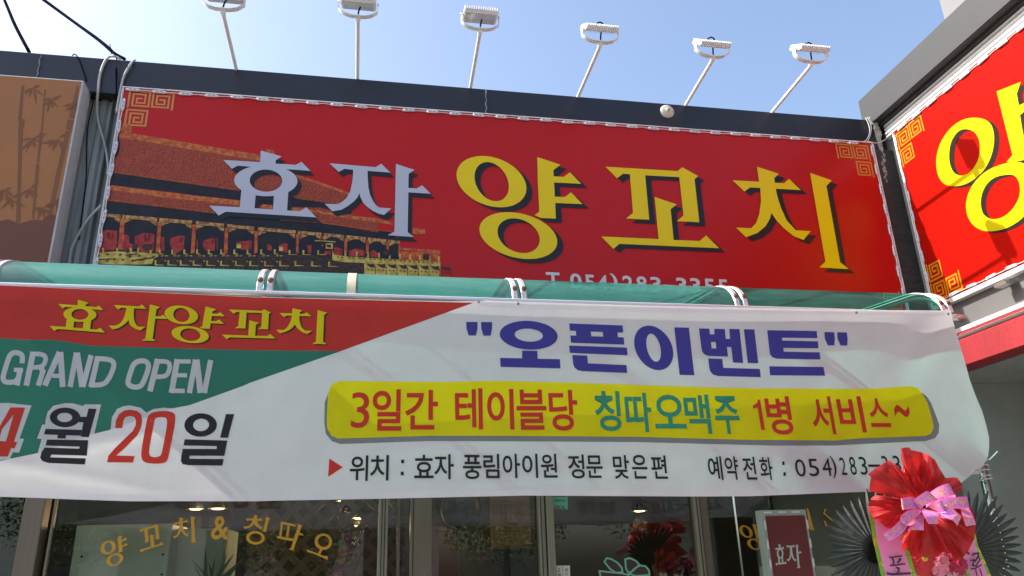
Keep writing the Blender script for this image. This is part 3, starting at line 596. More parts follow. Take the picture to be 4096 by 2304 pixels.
# ------------------------------------------------------------------ floodlights on arms
LB = [(-.90, 3.83, 4.655), (-.143, 3.93, 4.775), (.602, 3.878, 4.725), (1.347, 3.802, 4.651), (2.134, 3.875, 4.679), (2.795, 3.81, 4.658)]
TOPZ = 4.625
white_l = mat('white powder coat', (.70, .70, .69), .35, 0, .06, 9)
lens_m = mat('pale lamp lens', (.50, .52, .55), .12, 0, .05, 9)
labs = ['floodlight on its arm, leftmost over the fascia and cut by the top edge', 'second floodlight from the left, its cable straight under the head', 'third floodlight from the left, tilted so its pale lens faces forward', 'fourth floodlight from the left, small cable loop over its head', 'floodlight standing over the round cover on the fascia, fifth from the left', 'rightmost floodlight, on the arm nearest the corner of the building']
def floodlight(i, tilt):
    x, y, z = LB[i]; bx = [-.9, -.143, .602, 1.347, 2.134, 2.795][i]
    root = empty('floodlight', (bx, 4.42, TOPZ), labs[i], 'floodlight', 'floodlights on arms over the sign')
    b = MB(); b.tube([(bx, 4.45, TOPZ - .02), (bx, 4.40, TOPZ), (x, y + .04, z - .012), (x, y, z - .004)], [.012, .012, .012, .017], 10); b.build('arm', white_l, root)
    hz = z + .105
    yk = MB(); wd = .118; pts = []
    for q in range(13):
        t = q / 12; 
        if q <= 3: pts.append((-wd, hz - (hz - z - .045) * q / 3))
        elif q >= 9: pts.append((wd, hz - (hz - z - .045) * (12 - q) / 3))
        else:
            s_ = (q - 3) / 6; xx = -wd + 2 * wd * s_; e = abs(2 * s_ - 1); pts.append((xx, z + .045 * e ** 3.2))
    A = [(x + p, y - .016, zz) for p, zz in pts]; B = [(x + p, y + .016, zz) for p, zz in pts]
    A2 = [(x + p * .975, y - .016, zz + (.004 if abs(p) < wd * .98 else 0)) for p, zz in pts]; B2 = [(x + p * .975, y + .016, zz + (.004 if abs(p) < wd * .98 else 0)) for p, zz in pts]
    yk.strip(A, B); yk.strip(A2, B2); yk.strip(A, A2); yk.strip(B, B2); o = yk.build('bracket', white_l, root)
    for sx in (-1, 1):
        c = MB(); c.lathe((x + sx * wd, y, hz), (sx, 0, 0), [(.009, -.004), (.009, .004), (.005, .006), (0, .006)], 10); c.build('pivot_bolt', alu, root)
    c = MB(); c.lathe((x, y, z), (0, 0, 1), [(.013, 0), (.013, .012), (.007, .014), (0, .014)], 12); c.build('collar', white_l, root)
    Mt = Matrix.Translation((x, y, hz)) @ Matrix.Rotation(tilt, 4, 'X')
    def hb(b, name, m):
        for v in b.bm.verts: v.co = Mt @ v.co
        return b.build(name, m, root)
    b = MB(); b.box(-.108, .108, -.07, .070, -.018, .010, .008); hd = hb(b, 'lamp_housing', white_l)
    for j in range(15):
        b = MB(); xx = -.100 + j * .0143; b.box(xx - .0026, xx + .0026, -.080, .066, -.008, .022, .0008); hb(b, 'cooling_fin', white_l)
    b = MB(); b.box(-.092, .092, -.055, .058, -.0215, -.0185, .001); hb(b, 'lens', lens_m)
    c = MB(); c.tube([(x, y, z + .014), (x + .004, y + .002, z + .05), (x + .012, y + .012, hz - .02)], .005, 7)
    if i >= 3: c.tube([(x - .01, y + .03, hz + .035), (x - .008, y + .02, hz + .058), (x + .01, y + .01, hz + .062), (x + .022, y, hz + .045), (x + .024, y, hz + .03)], .005, 7)
    c.build('cable', black_rub, root)
for i, t in enumerate((R(14), R(18), R(10), R(34), R(40), R(33))): floodlight(i, t)

# ------------------------------------------------------------------ round cover on the fascia
rc = empty('round_cover', (1.985, 4.39, 4.53), 'round cream ceiling rose style cover with three holes, screwed to the navy fascia', 'cover')
p = on_y(2667, 448, 4.35); ax = (0, -1, 0)
b = MB(); b.lathe(p, ax, [(.050, 0), (.052, .008), (.046, .016), (.028, .024), (.012, .027), (.011, .032), (0, .032)], 28); b.build('cover_plate', mat('aged cream plastic', (.52, .50, .42), .4, 0, .15, 20), rc)
for dx, dz, hh in ((-.030, .004, .0215), (.033, -.006, .0205), (.0, .0, .033)):
    c = MB(); c.lathe(Vector(p) + Vector((dx, 0, dz)), ax, [(.006, hh - .004), (.006, hh + .0008), (0, hh + .0008)], 10); c.build('screw_hole', mat('rusty hole', (.09, .045, .03), .9), rc)

# ------------------------------------------------------------------ cables
def cable(pxs, y, r, m, label, n=7, name='cable'):
    pts = []
    for q in pxs: pts.append(on_y(q[0], q[1], q[2] if len(q) > 2 else y))
    # smooth through the points
    sm_ = []
    for i in range(len(pts) - 1):
        p0 = pts[max(0, i - 1)]; p1 = pts[i]; p2 = pts[i + 1]; p3 = pts[min(len(pts) - 1, i + 2)]
        for j in range(5):
            t = j / 5; sm_.append(.5 * ((2 * p1) + (p2 - p0) * t + (2 * p0 - 5 * p1 + 4 * p2 - p3) * t * t + (3 * p1 - p0 - 3 * p2 + p3) * t ** 3))
    sm_.append(pts[-1]); b = MB(); b.tube(sm_, r, n); return b.build(name, m, None, label, 'cable')
cable([(-80, -230, 7), (20, 5, 5.4), (60, 100, 4.8), (117, 208, 4.52)], 5, .011, black_rub, 'thick black cable dropping to the fascia at the far left')
cable([(60, -80, 8), (172, 0, 6.6), (300, 92, 5.6), (400, 165, 4.9), (455, 212, 4.60), (498, 236, 4.50)], 5, .011, black_rub, 'black overhead cable sloping down to the fascia beside the red sign')
cable([(175, -6, 6.6), (305, 90, 5.6), (402, 160, 4.9), (462, 220, 4.45), (464, 300, 4.335), (467, 400, 4.335), (472, 520, 4.40), (440, 640, 4.42)], 4.38, .0045, black_rub, 'thin black wire running beside the thick overhead cable and down the sheet')
cable([(480, 236, 4.46), (465, 228, 4.335), (440, 226, 4.335), (420, 245, 4.335), (400, 300, 4.335), (393, 360, 4.335), (388, 430, 4.40), (396, 500, 4.40), (420, 580, 4.40), (432, 660, 4.36), (430, 700, 4.34)], 4.38, .0075, grey_cable, 'pale grey cable hanging in a long bow over the corrugated sheet')
cable([(540, 240, 4.45), (527, 250, 4.335), (498, 300, 4.335), (485, 345, 4.335), (474, 400, 4.33), (466, 450, 4.33)], 4.36, .0075, grey_cable, 'pale grey cable crossing the fascia beside the red sign corner')
cable([(405, 820, 4.33), (350, 880, 4.36), (310, 945, 4.40), (285, 1000, 4.40), (277, 1060, 4.40)], 4.38, .0075, grey_cable, 'grey cable curving away from the red sign near the canopy')
cable([(290, 222, 4.44), (300, 217, 4.335), (315, 235, 4.335), (335, 290, 4.335), (350, 340, 4.36), (372, 400, 4.42), (350, 520, 4.42), (345, 700, 4.42), (335, 800, 4.42), (315, 960, 4.42)], 4.38, .0035, black_rub, 'thin black wire looping over the fascia behind the brown light box')
cable([(445, 218, 4.56), (440, 175, 4.56)], 4.5, .0025, black_rub, 'short stray wire end standing up on the fascia')

# ------------------------------------------------------------------ right building (walls face -x)
rb = empty('right_building', (3.8, 3, 0), 'grey building at the right with white corrugated cornice, standing square to the restaurant', 'building')
b = MB(); b.box(3.58, 4.2, -4, 4.44, 4.595, 4.843, .004); b.build('roof_fascia', greyfascia, rb)
b = MB(); b.box(3.64, 4.2, -4, 4.40, 4.575, 4.5949); b.build('soffit_strip', mat('dark soffit', (.03, .03, .034), .7), rb)
b = MB(); pf = []
for i in range(25):
    t = i / 24; ph = (t * 4) % 1; pf.append((3.69 - (.0 if ph < .12 else (.028 if .3 < ph < .85 else .014)), 4.455 + .12 * t))
b.strip([(x, -4, z) for x, z in pf], [(x, 4.33, z) for x, z in pf])
for f in b.bm.faces: f.smooth = False
b.build('corrugated_cornice', white_al, rb, normals=False)
gw = mat('grey rendered wall', (.27, .275, .26), .75, 0, .15, 4, .1, 50)
b = MB(); b.box(3.71, 4.95, -4, 4.5, 2.665, 4.55); b.build('wall', gw, rb)
b = MB(); b.box(4.82, 4.95, -4, 4.5, 0, 2.664); b.build('recessed_wall', gw, rb)
b = MB(); b.box(3.72, 4.819, 4.44, 4.5, 0, 2.664); b.build('end_wall', gw, rb)
RX = 3.66
rs = empty('corner_sign', (RX, 3, 3.1), 'bright red sign on the right hand wall with large yellow lettering, partly in shade', 'sign')
b = MB(); b.box(RX, 3.705, -3, 4.245, 3.135, 4.452); b.build('sign_face', mat('bright red printed flex', (.34, .004, .0008), .6, 0, .04, 2, spec=.04), rs)
b = MB(); b.box(RX - .006, 3.705, -3, 4.25, 3.108, 3.134); b.build('bottom_frame', white_al, rs)
b = MB(); b.box(RX - .004, 3.705, 4.2455, 4.256, 3.135, 4.455); b.build('side_frame', white_al, rs)
b = MB(); q = on_x(3960, 1130, 3.6); b.box(3.60, 3.655, q.y - .11, q.y - .02, 3.055, 3.07); b.box(3.60, 3.71, q.y - .10, q.y - .03, 3.071, 3.078); b.build('bracket', alu, rb)
b = MB(); b.box(3.70, 3.72, -3, 4.3, 2.93, 3.105); b.build('grey_panel', mat('mid grey panel', (.12, .118, .115), .6, 0, .1, 5), rb)
b = MB(); b.box(3.63, 3.71, -3, 4.15, 2.895, 2.925, .003); b.build('white_rail', white_al, rb)
b = MB(); b.box(4.79, 4.8199, -3, 4.43, .3, 2.64); b.build('dark_glazing', mat('dark tinted glazing', (.26, .30, .26), .5, 0, .2, 2), rb)
for yy in (3.6, 2.2): b = MB(); b.box(4.75, 4.7899, yy - .03, yy + .03, .12, 2.64, .003); b.build('window_post', mat('dark grey post', (.07, .075, .075), .5), rb)
aw = empty('red_awning_cassette', (3.6, 2, 2.66), 'folded red awning cassette with a bright metal tube, on the right hand wall', 'awning')
redaw = mat('red awning fabric', (.30, .014, .02), .6, 0, .12, 5, .25, 80, stretch=(1, 1, .3))
b = MB(); b.box(3.56, 3.70, -3, 4.15, 2.665, 2.83, .006); b.build('fabric_fold', redaw, aw)
b = MB(); b.tube([(3.575, -3, 2.845), (3.575, 4.14, 2.845)], .014, 10); b.build('metal_tube', alu, aw)
b = MB(); b.box(3.59, 3.70, -3, 4.15, 2.86, 2.878); b.build('top_strip', redaw, aw)
# sign letters on right
cT = crop(3072, 0, 1.2578); sx_ = SX(RX)
yellow2 = mat('bright yellow print', (.50, .41, .003), .6, 0, .03, 2, spec=.05); blk2 = mat('charcoal print', (.016, .010, .008), .6, spec=.1)
O1 = ring((1003, 765), (157, -20), (-20, 174), (972, 767), (75, -35), (-12, 118)) 
def tilt_ell(c, a, b_, ang, n=44):
    ca, sa = math.cos(ang), math.sin(ang)
    return [(c[0] + a * math.cos(t) * ca - b_ * math.sin(t) * sa, c[1] + a * math.cos(t) * sa + b_ * math.sin(t) * ca) for t in (2 * math.pi * i / n for i in range(n))]
# rings leaning with the steep perspective: outer and inner outlines traced from the sign
R1o = [(1060, 592), (1105, 605), (1132, 640), (1140, 700), (1130, 770), (1100, 840), (1050, 895), (990, 930), (930, 940), (885, 928), (856, 890), (844, 830), (850, 765), (875, 700), (920, 640), (970, 605), (1015, 592)]
R1i = [(1000, 648), (1040, 662), (1062, 700), (1068, 750), (1060, 800), (1035, 848), (1005, 875), (970, 886), (935, 872), (915, 830), (910, 780), (918, 720), (942, 675), (970, 652)]
R2o = [(1200, 818), (1260, 812), (1310, 830), (1350, 880), (1355, 940), (1340, 1010), (1300, 1080), (1240, 1130), (1170, 1160), (1090, 1166), (1035, 1140), (1002, 1090), (993, 1030), (1010, 960), (1050, 900), (1110, 850)]
R2i = [(1200, 878), (1240, 880), (1262, 910), (1270, 960), (1258, 1010), (1225, 1060), (1180, 1095), (1130, 1106), (1085, 1085), (1070, 1040), (1072, 985), (1095, 930), (1140, 890)]
S1 = [(1150, 460), (1272, 412), (1252, 470), (1262, 530), (1288, 518), (1330, 440), (1420, 500), (1290, 560), (1268, 580), (1285, 680), (1330, 640), (1420, 690), (1300, 750), (1310, 800), (1240, 815), (1200, 815), (1230, 780)]
letters2 = [[chaikin(R1o, True), chaikin(R1i, True)], [chaikin(R2o, True), chaikin(R2i, True)], [S1]]
put(letters2, sx_, cT, yellow2, 'letter', rs, .001, (26, 8), blk2)
kx = WX(RX)
g2 = mat('bright gold print', (.48, .22, .008), .6, spec=.08); s2 = .118
key(rs, kx, (4.085, 4.43), (-s2, 0), (0, -s2), g2); key(rs, kx, (4.105, 4.43), (s2, 0), (0, -s2), g2); key(rs, kx, (4.105, 4.43 - s2 - .02), (s2, 0), (0, -s2), g2)
key(rs, kx, (4.085, 3.165), (-s2, 0), (0, s2), g2); key(rs, kx, (4.105, 3.165), (s2, 0), (0, s2), g2); key(rs, kx, (4.105, 3.165 + s2 + .02), (s2, 0), (0, s2), g2)
key(sgn, wm, (3.363, 3.14), (s, 0), (0, s), gold_pr, k=.0008)
led_string('led_string', 'string of small white led modules around the bright red sign on the right hand wall', [((RX, 4.25, 4.45), (RX, -1.5, 4.45), .10, .155, 'x', 1), ((RX, 4.238, 4.44), (RX, 4.238, 3.13), .05, .150, 'x', -1), ((RX, 4.25, 3.148), (RX, -1, 3.148), .05, .158, 'x', -1)])
b = MB(); b.box(4.2, 5.2, 3.3, 4.10, 4.8, 6.6); b.build('stair_head', mat('pale render', (.18, .18, .185), .8, 0, .06, 3), rb)
# sealing foam at the corner
random.seed(3); b = MB(); 
pth = [(3490, 470), (3502, 500), (3510, 530), (3518, 560), (3527, 600), (3535, 640), (3530, 660), (3538, 690), (3545, 730)]
for i in range(130):
    t = i / 129 * (len(pth) - 1); j = min(int(t), len(pth) - 2); f_ = t - j; px = pth[j][0] + (pth[j + 1][0] - pth[j][0]) * f_; py = pth[j][1] + (pth[j + 1][1] - pth[j][1]) * f_
    c = on_y(px + random.uniform(-6, 6), py, 4.35); rr = random.uniform(.005, .011) * (1.5 if i < 50 else .9) * (1.5 if i < 14 else 1)
    r_ = bmesh.ops.create_icosphere(b.bm, subdivisions=2, radius=rr, matrix=Matrix.Translation(c) @ Matrix.Diagonal((1.1, .8, 1.5, 1)))
    for v in r_['verts']: v.co += Vector((random.uniform(-1, 1), random.uniform(-1, 1), random.uniform(-1, 1))) * rr * .22
b.build('sealing_foam', mat('old sealing foam', (.42, .40, .36), .9, 0, .35, 30, .8, 120), None, 'lumpy pale sealing foam smeared down the dark corner between the two red signs', 'sealing foam')
for k_, pp in enumerate(([(3462, 470), (3475, 500), (3478, 530), (3465, 560), (3450, 567)], [(3470, 468), (3484, 500), (3482, 535), (3470, 570), (3480, 575)], [(3475, 565), (3510, 572), (3545, 555), (3560, 535), (3580, 520)])):
    cable([(a, c_, 4.33) for a, c_ in pp], 4.33, .003, wire_w, ['thin white wire drooping over the fascia end beside the foam', 'second thin white wire looping at the fascia end, lower', 'thin white wire linking the two red signs across the corner'][k_], 5, 'wire')

# ------------------------------------------------------------------ canopy
can = empty('canopy', (.7, 3.9, 2.76), 'long teal polycarbonate canopy with a rounded front edge and metal ribs, over the shopfront', 'canopy')
def cprof(t):                            # t 0 front foot .. 1 wall
    if t < .55:
        a = t / .55 * math.pi / 2 * .93; return (3.335 + .33 * (1 - math.cos(a)), 2.772 + .19 * math.sin(a))
    y0, z0 = cprof(.5499); s_ = (t - .55) / .45; return (y0 + (4.395 - y0) * s_, z0 + .085 * s_)
CP = [cprof(i / 44) for i in range(45)]
JX = [-1.59, -.47, .68, 1.80, 2.955]
CMS = [canopy_mat(c) for c in (.32, .38, .62, .84)]
for i in range(len(JX) - 1):
    b = MB(); x0, x1 = JX[i] + .0005, JX[i + 1] - .0005
    xs = [x0 + (x1 - x0) * q / 8 for q in range(9)]
    for q in range(8): b.strip([(xs[q], y, z) for y, z in CP], [(xs[q + 1], y, z) for y, z in CP])
    bmesh.ops.remove_doubles(b.bm, verts=b.bm.verts[:], dist=1e-4)
    b.build('canopy_sheet', CMS[i], can)
clip = mat('weathered white rib', (.60, .58, .55), .35, .3, .25, 14, .1, 60)
for j, x in enumerate(JX):
    for dx in (-.022, .022):
        b = MB(); w = .014
        P = [(y - .004, z + .005) for y, z in CP]
        b.strip([(x + dx - w, y, z) for y, z in CP], [(x + dx - w * .7, y, z) for y, z in P]); b.strip([(x + dx - w * .7, y, z) for y, z in P], [(x + dx + w * .7, y, z) for y, z in P]); b.strip([(x + dx + w * .7, y, z) for y, z in P], [(x + dx + w, y, z) for y, z in CP])
        b.build('rib', clip, can)
        c = MB(); c.lathe((x + dx, CP[5][0] - .010, CP[5][1] + .004), (0, -1, .25), [(.013, -.004), (.013, .001), (.006, .003), (0, .003)], 12); c.build('screw', mat('rusty screw', (.16, .07, .045), .8, 0, .5, 60), can)
    b = MB(); b.tube([(x, y + .012, z - .018) for y, z in CP], .014, 8); b.build('arch_tube', alu, can)
b = MB(); P = [(y - .0015, z + .002) for y, z in CP]; b.strip([(-.115, y, z) for y, z in P], [(-.075, y, z) for y, z in P]); b.build('tape_strip', mat('faded cream tape', (.55, .52, .38), .6, 0, .2, 20), can)
b = MB(); b.box(-2.75, 2.96, 3.315, 3.345, 2.757, 2.773, .003); b.build('front_rail', mat('brushed white rail', (.66, .66, .68), .3, .3, .1, 12, .04, 60, stretch=(.3, 3, 3)), can)
b = MB(); b.box(-2.75, 2.96, 4.36, 4.397, 3.01, 3.04); b.build('wall_rail', alu, can)
b = MB(); b.tube([(-1.6, 4.0, 2.96), (2.93, 4.0, 2.96)], .012, 8); b.build('purlin', alu, can)
b = MB(); b.tube([(2.93, 3.33, 2.745), (3.03, 3.33, 2.745)], .022, 12); b.build('rail_end', alu, can)
post = MB(); post.tube([(2.985, 3.385, .12), (2.985, 3.385, 2.75)], .021, 14); post.build('support_post', mat('stainless post', (.35, .34, .31), .2, .9, .1, 5), can)
post = MB(); post.tube([(-2.7, 3.37, .12), (-2.7, 3.37, 2.75)], .021, 14); post.build('support_post', MATS['stainless post'], can)

# ------------------------------------------------------------------ banner
ban = empty('banner', (.7, BY, 1.9), 'long white cloth banner announcing the opening event, tied below the canopy', 'banner')
white_c = cloth('white banner cloth', (.85, .85, .855), .52, .5); GR = 22
TOP = [(-700, 1118), (0, 1140), (1024, 1188), (1800, 1205), (1905, 1203), (1940, 1203), (2070, 1208), (2100, 1210), (2600, 1224), (3000, 1234), (3400, 1241), (3776, 1244), (3785, 1235), (3803, 1242), (3806, 1262)]
RIGHT = [(3822, 1319), (3836, 1367), (3858, 1440), (3880, 1522), (3905, 1590), (3928, 1642), (3945, 1700), (3956, 1750), (3957, 1785), (3952, 1826), (3935, 1861), (3891, 1895), (3847, 1930)]
BOT = [(3780, 1955), (3600, 1968), (3468, 1967), (3000, 1985), (2812, 1986), (2400, 1984), (2100, 1982), (1750, 1990), (1519, 1995), (1135, 2002), (1024, 2005), (515, 2005), (300, 1998), (156, 1992), (0, 1987), (-700, 1950)]
b = MB(); b.poly(SB, [TOP + RIGHT + BOT], 0, GR); b.build('cloth', white_c, ban)
HEM = [(-700, 1922), (0, 1959), (156, 1965), (515, 1978), (700, 1980), (1024, 1978), (1135, 1974), (1519, 1966), (1750, 1962), (2100, 1959), (2400, 1960), (2812, 1962), (3000, 1960), (3300, 1952), (3468, 1945)]
b = MB(); b.poly(SB, [HEM + [(3468, 1966)] + BOT[3:]], .0012, 22); b.build('bottom_hem', white_c, ban)
b = MB(); b.poly(SB, [[(1940, 1201), (2600, 1222), (3400, 1239), (3776, 1242), (3776, 1262), (3400, 1259), (2600, 1246), (2070, 1231), (1900, 1222)]], .0012, GR); b.build('top_hem', white_c, ban)
redc = cloth('red banner print', (.52, .045, .035), .38); greenc = cloth('green banner print', (.035, .20, .14), .38); yelc = cloth('yellow banner print', (.86, .83, .008), .45); greyc = cloth('grey banner print', (.23, .26, .26), .38)
blkc = cloth('black banner print', (.022, .022, .026), .2); bluec = cloth('blue banner print', (.055, .055, .30), .3); tealc = cloth('teal banner print', (.04, .30, .19), .3); lredc = cloth('red letter print', (.58, .05, .03), .34); ylc = cloth('yellow letter print', (.80, .72, .01), .4); shc = cloth('dark letter shade', (.06, .03, .018), .3)
greyl = cloth('pale grey letter print', (.72, .73, .75), .48)
def bp(name, m, loops, k, cf=None): b = MB(); b.poly(SB, loops, k, GR, cf); return b.build(name, m, ban)
bp('red_field', redc, [[(-700, 1118), (0, 1141), (1024, 1189), (1893, 1211), (1364, 1404), (1024, 1401), (421, 1385), (358, 1382), (278, 1368), (219, 1360), (80, 1358), (0, 1352), (-700, 1335)]], .0008)
bp('green_field', greenc, [[(-700, 1335), (0, 1352), (80, 1358), (219, 1360), (278, 1368), (358, 1382), (421, 1385), (1024, 1401), (1364, 1404), (1000, 1531), (968, 1545), (760, 1620), (687, 1634), (442, 1719), (375, 1735), (156, 1811), (39, 1835), (-100, 1865), (-700, 1960)]], .0008)
halo = [[(-20, 120), (60, 118), (242, 138), (150, 392), (185, 395), (147, 500), (100, 498), (75, 548), (-20, 560)]]
bp('letter_outline', white_c, halo, .0014, cF)
bp('letter_outline', white_c, [[(348, 285), (350, 250), (365, 190), (410, 140), (500, 120), (560, 122), (640, 142), (650, 130), (777, 130), (725, 355), (700, 370), (290, 505), (320, 395), (285, 392), (325, 285)]], .0014, cF)
bp('letter_outline', white_c, [[(850, 325), (860, 230), (900, 165), (950, 143), (1000, 138), (1080, 155), (1125, 193), (1180, 165), (1260, 155), (1345, 163), (1340, 300), (850, 420)]], .0014, cF)
def bput(glyphs, cf, m, k=.002, sh=None, name='letter'):
    if sh:
        b = MB()
        for i, g_ in enumerate(glyphs): b.poly(SB, g_, k + i * .00005, GR, lambda p: cf((p[0] + sh[0], p[1] + sh[1])))
        b.build('letter_shadow', shc, ban); k += .0008
    b = MB()
    for i, g_ in enumerate(glyphs): b.poly(SB, g_, k + i * .00005, GR, cf)
    return b.build(name, m, ban)
A3 = {'hyo': [(598, 103), (90, 645), (1143, 760)], 'ja': [(1925, 235), (1225, 626), (1845, 935)], 'yang': [(980, 168), (1425, 630), (854, 1168)], 'kko': [(1650, 262), (1608, 948), (2768, 1063)], 'chi': [(928, 262), (1663, 397), (1540, 1252)]}
dE = lambda p: ((cE(p)[0]) * 2.5156, (cE(p)[1] - 1024) * 2.5156)
for key_, gl, dst in (('hyo', G_hyo, [(787, 440), (500, 703), (1058, 772)]), ('ja', G_ja, [(1510, 487), (1095, 700), (1425, 850)]), ('yang', G_yang, [(2070, 508), (2255, 683), (1925, 876)]), ('kko', G_kko, [(2305, 538), (2235, 792), (2771, 831)]), ('chi', G_chi, [dE((365, 447)), dE((663, 487)), dE((535, 752))])):
    f3 = affine3(A3[key_], dst, cD); inv = 2.456 / 2.5156
    sx1 = (A3[key_][1][0] - A3[key_][0][0]); 
    b = MB()
    for i, g_ in enumerate(gl):
        def fsh(p, f3=f3): q = f3(p); return (q[0] + 18 / 2.5156, q[1] + 11 / 2.5156)
        b.poly(SB, g_, .0015 + i * .00005, GR, fsh)
    b.build('letter_shadow', shc, ban)
    b = MB()
    for i, g_ in enumerate(gl): b.poly(SB, g_, .0022 + i * .00005, GR, f3)
    b.build('letter', ylc, ban)
# GRAND OPEN
WV, WHz = 58, 46
GO = {'G': [([(222, 1080), (228, 1010), (205, 980), (150, 968), (105, 990), (85, 1030), (40, 1175), (28, 1235), (48, 1268), (110, 1272), (160, 1262), (185, 1225)], 52), ([(140, 1145), (232, 1147)], 42), ([(205, 1127), (172, 1303)], 54)],
      'R': [([(335, 965), (265, 1305)], WV), ([(320, 985), (430, 987), (464, 1022), (452, 1080), (415, 1118), (310, 1122)], 46), ([(410, 1125), (432, 1160), (385, 1305)], 52)],
      'A': [([(600, 965), (450, 1305)], WV), ([(608, 965), (632, 1318)], WV), ([(525, 1205), (640, 1207)], 42)],
      'N': [([(770, 972), (705, 1318)], 54), ([(775, 972), (828, 1318)], 60), ([(918, 998), (832, 1318)], 54)],
      'D': [([(985, 1012), (915, 1318)], 54), ([(970, 1030), (1110, 1040), (1152, 1078), (1132, 1160), (1080, 1260), (1035, 1295), (905, 1300)], 50)],
      'O': [('c', [(1405, 1055), (1462, 1055), (1497, 1090), (1490, 1150), (1440, 1280), (1405, 1318), (1335, 1320), (1285, 1290), (1290, 1240), (1332, 1110), (1362, 1072)], 52)],
      'P': [([(1588, 1036), (1508, 1362)], WV), ([(1575, 1060), (1680, 1060), (1712, 1092), (1700, 1165), (1668, 1212), (1560, 1216)], 46)],
      'E': [([(1785, 1038), (1725, 1378)], WV), ([(1765, 1060), (1920, 1062)], 42), ([(1745, 1200), (1882, 1200)], 42), ([(1710, 1356), (1860, 1358)], 44)],
      'n': [([(1968, 1042), (1905, 1380)], 54), ([(1978, 1042), (2018, 1378)], 60), ([(2120, 1047), (2056, 1380)], 54)]}
for ch, sts in GO.items():
    bput([stroke(chaikin(s_[1], True), s_[2], True) if s_[0] == 'c' else stroke(chaikin(s_[0]) if len(s_[0]) > 3 else s_[0], s_[1]) for s_ in sts], cD, greyl)
# date
bput([[[(80, 152), (193, 155), (108, 415), (132, 420), (112, 468), (85, 466), (60, 530), (-15, 532), (-10, 470), (-80, 465), (-60, 400)], [(105, 208), (15, 320), (-10, 410), (45, 415)]]], cF, lredc)
bput([ring((500, 230), (117, 4), (-6, 75), (497, 230), (58, 2), (-3, 36)), [[(680, 162), (742, 164), (683, 382), (622, 378), (640, 268), (600, 266), (610, 225), (665, 225)]], [[(350, 318), (630, 326), (622, 370), (508, 366), (503, 392), (440, 390), (445, 364), (338, 360)]], [[(362, 400), (678, 405), (668, 524), (395, 516), (385, 537), (660, 545), (652, 592), (370, 580), (325, 565), (308, 540), (318, 500), (342, 462), (608, 470), (612, 455), (350, 445)]]], cF, blkc)
bput([[[(885, 312), (892, 250), (915, 205), (955, 177), (1000, 170), (1055, 180), (1085, 208), (1093, 255), (1085, 305), (1055, 368), (960, 465), (893, 523), (1035, 527), (1022, 577), (823, 575), (833, 525), (880, 470), (960, 392), (1020, 335), (1042, 290), (1045, 250), (1033, 228), (1000, 218), (965, 228), (948, 255), (940, 312)]]], cF, lredc)
bput([[chaikin([(1205, 182), (1300, 180), (1346, 200), (1348, 250), (1340, 310), (1300, 510), (1285, 570), (1240, 585), (1170, 586), (1105, 575), (1085, 540), (1087, 470), (1125, 270), (1140, 205)], True), chaikin([(1208, 230), (1260, 226), (1285, 240), (1283, 300), (1245, 500), (1232, 528), (1190, 538), (1148, 528), (1144, 480), (1182, 290), (1190, 240)], True)]], cF, lredc)
bput([ring((1542, 288), (125, 2), (-5, 90), (1546, 288), (61, 1), (-3, 48)), [[(1737, 204), (1800, 205), (1752, 388), (1692, 385)]], [[(1420, 398), (1748, 408), (1725, 525), (1458, 524), (1454, 548), (1720, 550), (1708, 600), (1450, 597), (1405, 590), (1390, 565), (1395, 520), (1405, 472), (1665, 473), (1667, 450), (1410, 445)]]], cF, blkc)
# blue headline
bput([[[(312, 238), (434, 238), (434, 306), (418, 384), (337, 384), (314, 306)]], [[(472, 238), (592, 240), (592, 306), (576, 386), (498, 386), (474, 306)]]], cH, bluec)
bput([ring((989, 382), (314, 8), (12, 156), (990, 381), (153, 5), (8, 71)), [[(918, 549), (1083, 552), (1086, 637), (1328, 642), (1334, 742), (1000, 733), (684, 725), (679, 628), (918, 632)]]], cH, bluec)
bput([[[(1430, 254), (2008, 276), (2014, 352), (1952, 352), (1957, 403), (2020, 406), (2026, 484), (1448, 463), (1442, 384), (1504, 386), (1501, 336), (1436, 332)], [(1663, 342), (1793, 346), (1797, 397), (1667, 393)]], [[(1427, 494), (2054, 516), (2062, 599), (1435, 573)]], [[(1462, 597), (1624, 603), (1632, 687), (2050, 706), (2058, 791), (1570, 771), (1520, 760), (1485, 730), (1470, 690)]]], cH, bluec)
hI = lambda p: ((cI(p)[0] - 1750) * 2.7116, (cI(p)[1] - 1200) * 2.7116)
bput([ring((2345, 519), (209, 20), (38, 241), (2344, 517), (77, 15), (22, 152)), [[hI(p) for p in [(250, 281), (400, 285), (457, 775), (305, 771)]]]], cH, bluec)
bput([[[(505, 293), (611, 295), (618, 354), (664, 354), (662, 297), (771, 299), (780, 400), (825, 401), (817, 297), (922, 300), (960, 649), (856, 645), (837, 484), (792, 483), (804, 582), (600, 575), (560, 560), (537, 530), (528, 480)], [(628, 432), (677, 432), (684, 500), (635, 499)]], [[(967, 301), (1075, 303), (1116, 652), (1008, 648)]], [[(600, 602), (745, 607), (755, 699), (1131, 710), (1142, 795), (700, 783), (650, 768), (620, 735), (610, 690)]]], cI, bluec)
bput([[[(1207, 311), (1718, 320), (1725, 392), (1360, 388), (1362, 418), (1730, 426), (1736, 497), (1374, 493), (1378, 533), (1748, 539), (1757, 612), (1310, 605), (1262, 590), (1238, 560), (1230, 510)]], [[(1228, 683), (1787, 690), (1805, 780), (1238, 775)]]], cI, bluec)
bput([[[(1797, 330), (1898, 332), (1905, 398), (1900, 468), (1832, 467), (1802, 398)]], [[(1930, 332), (2028, 334), (2036, 398), (2032, 468), (1964, 467), (1932, 398)]]], cI, bluec)
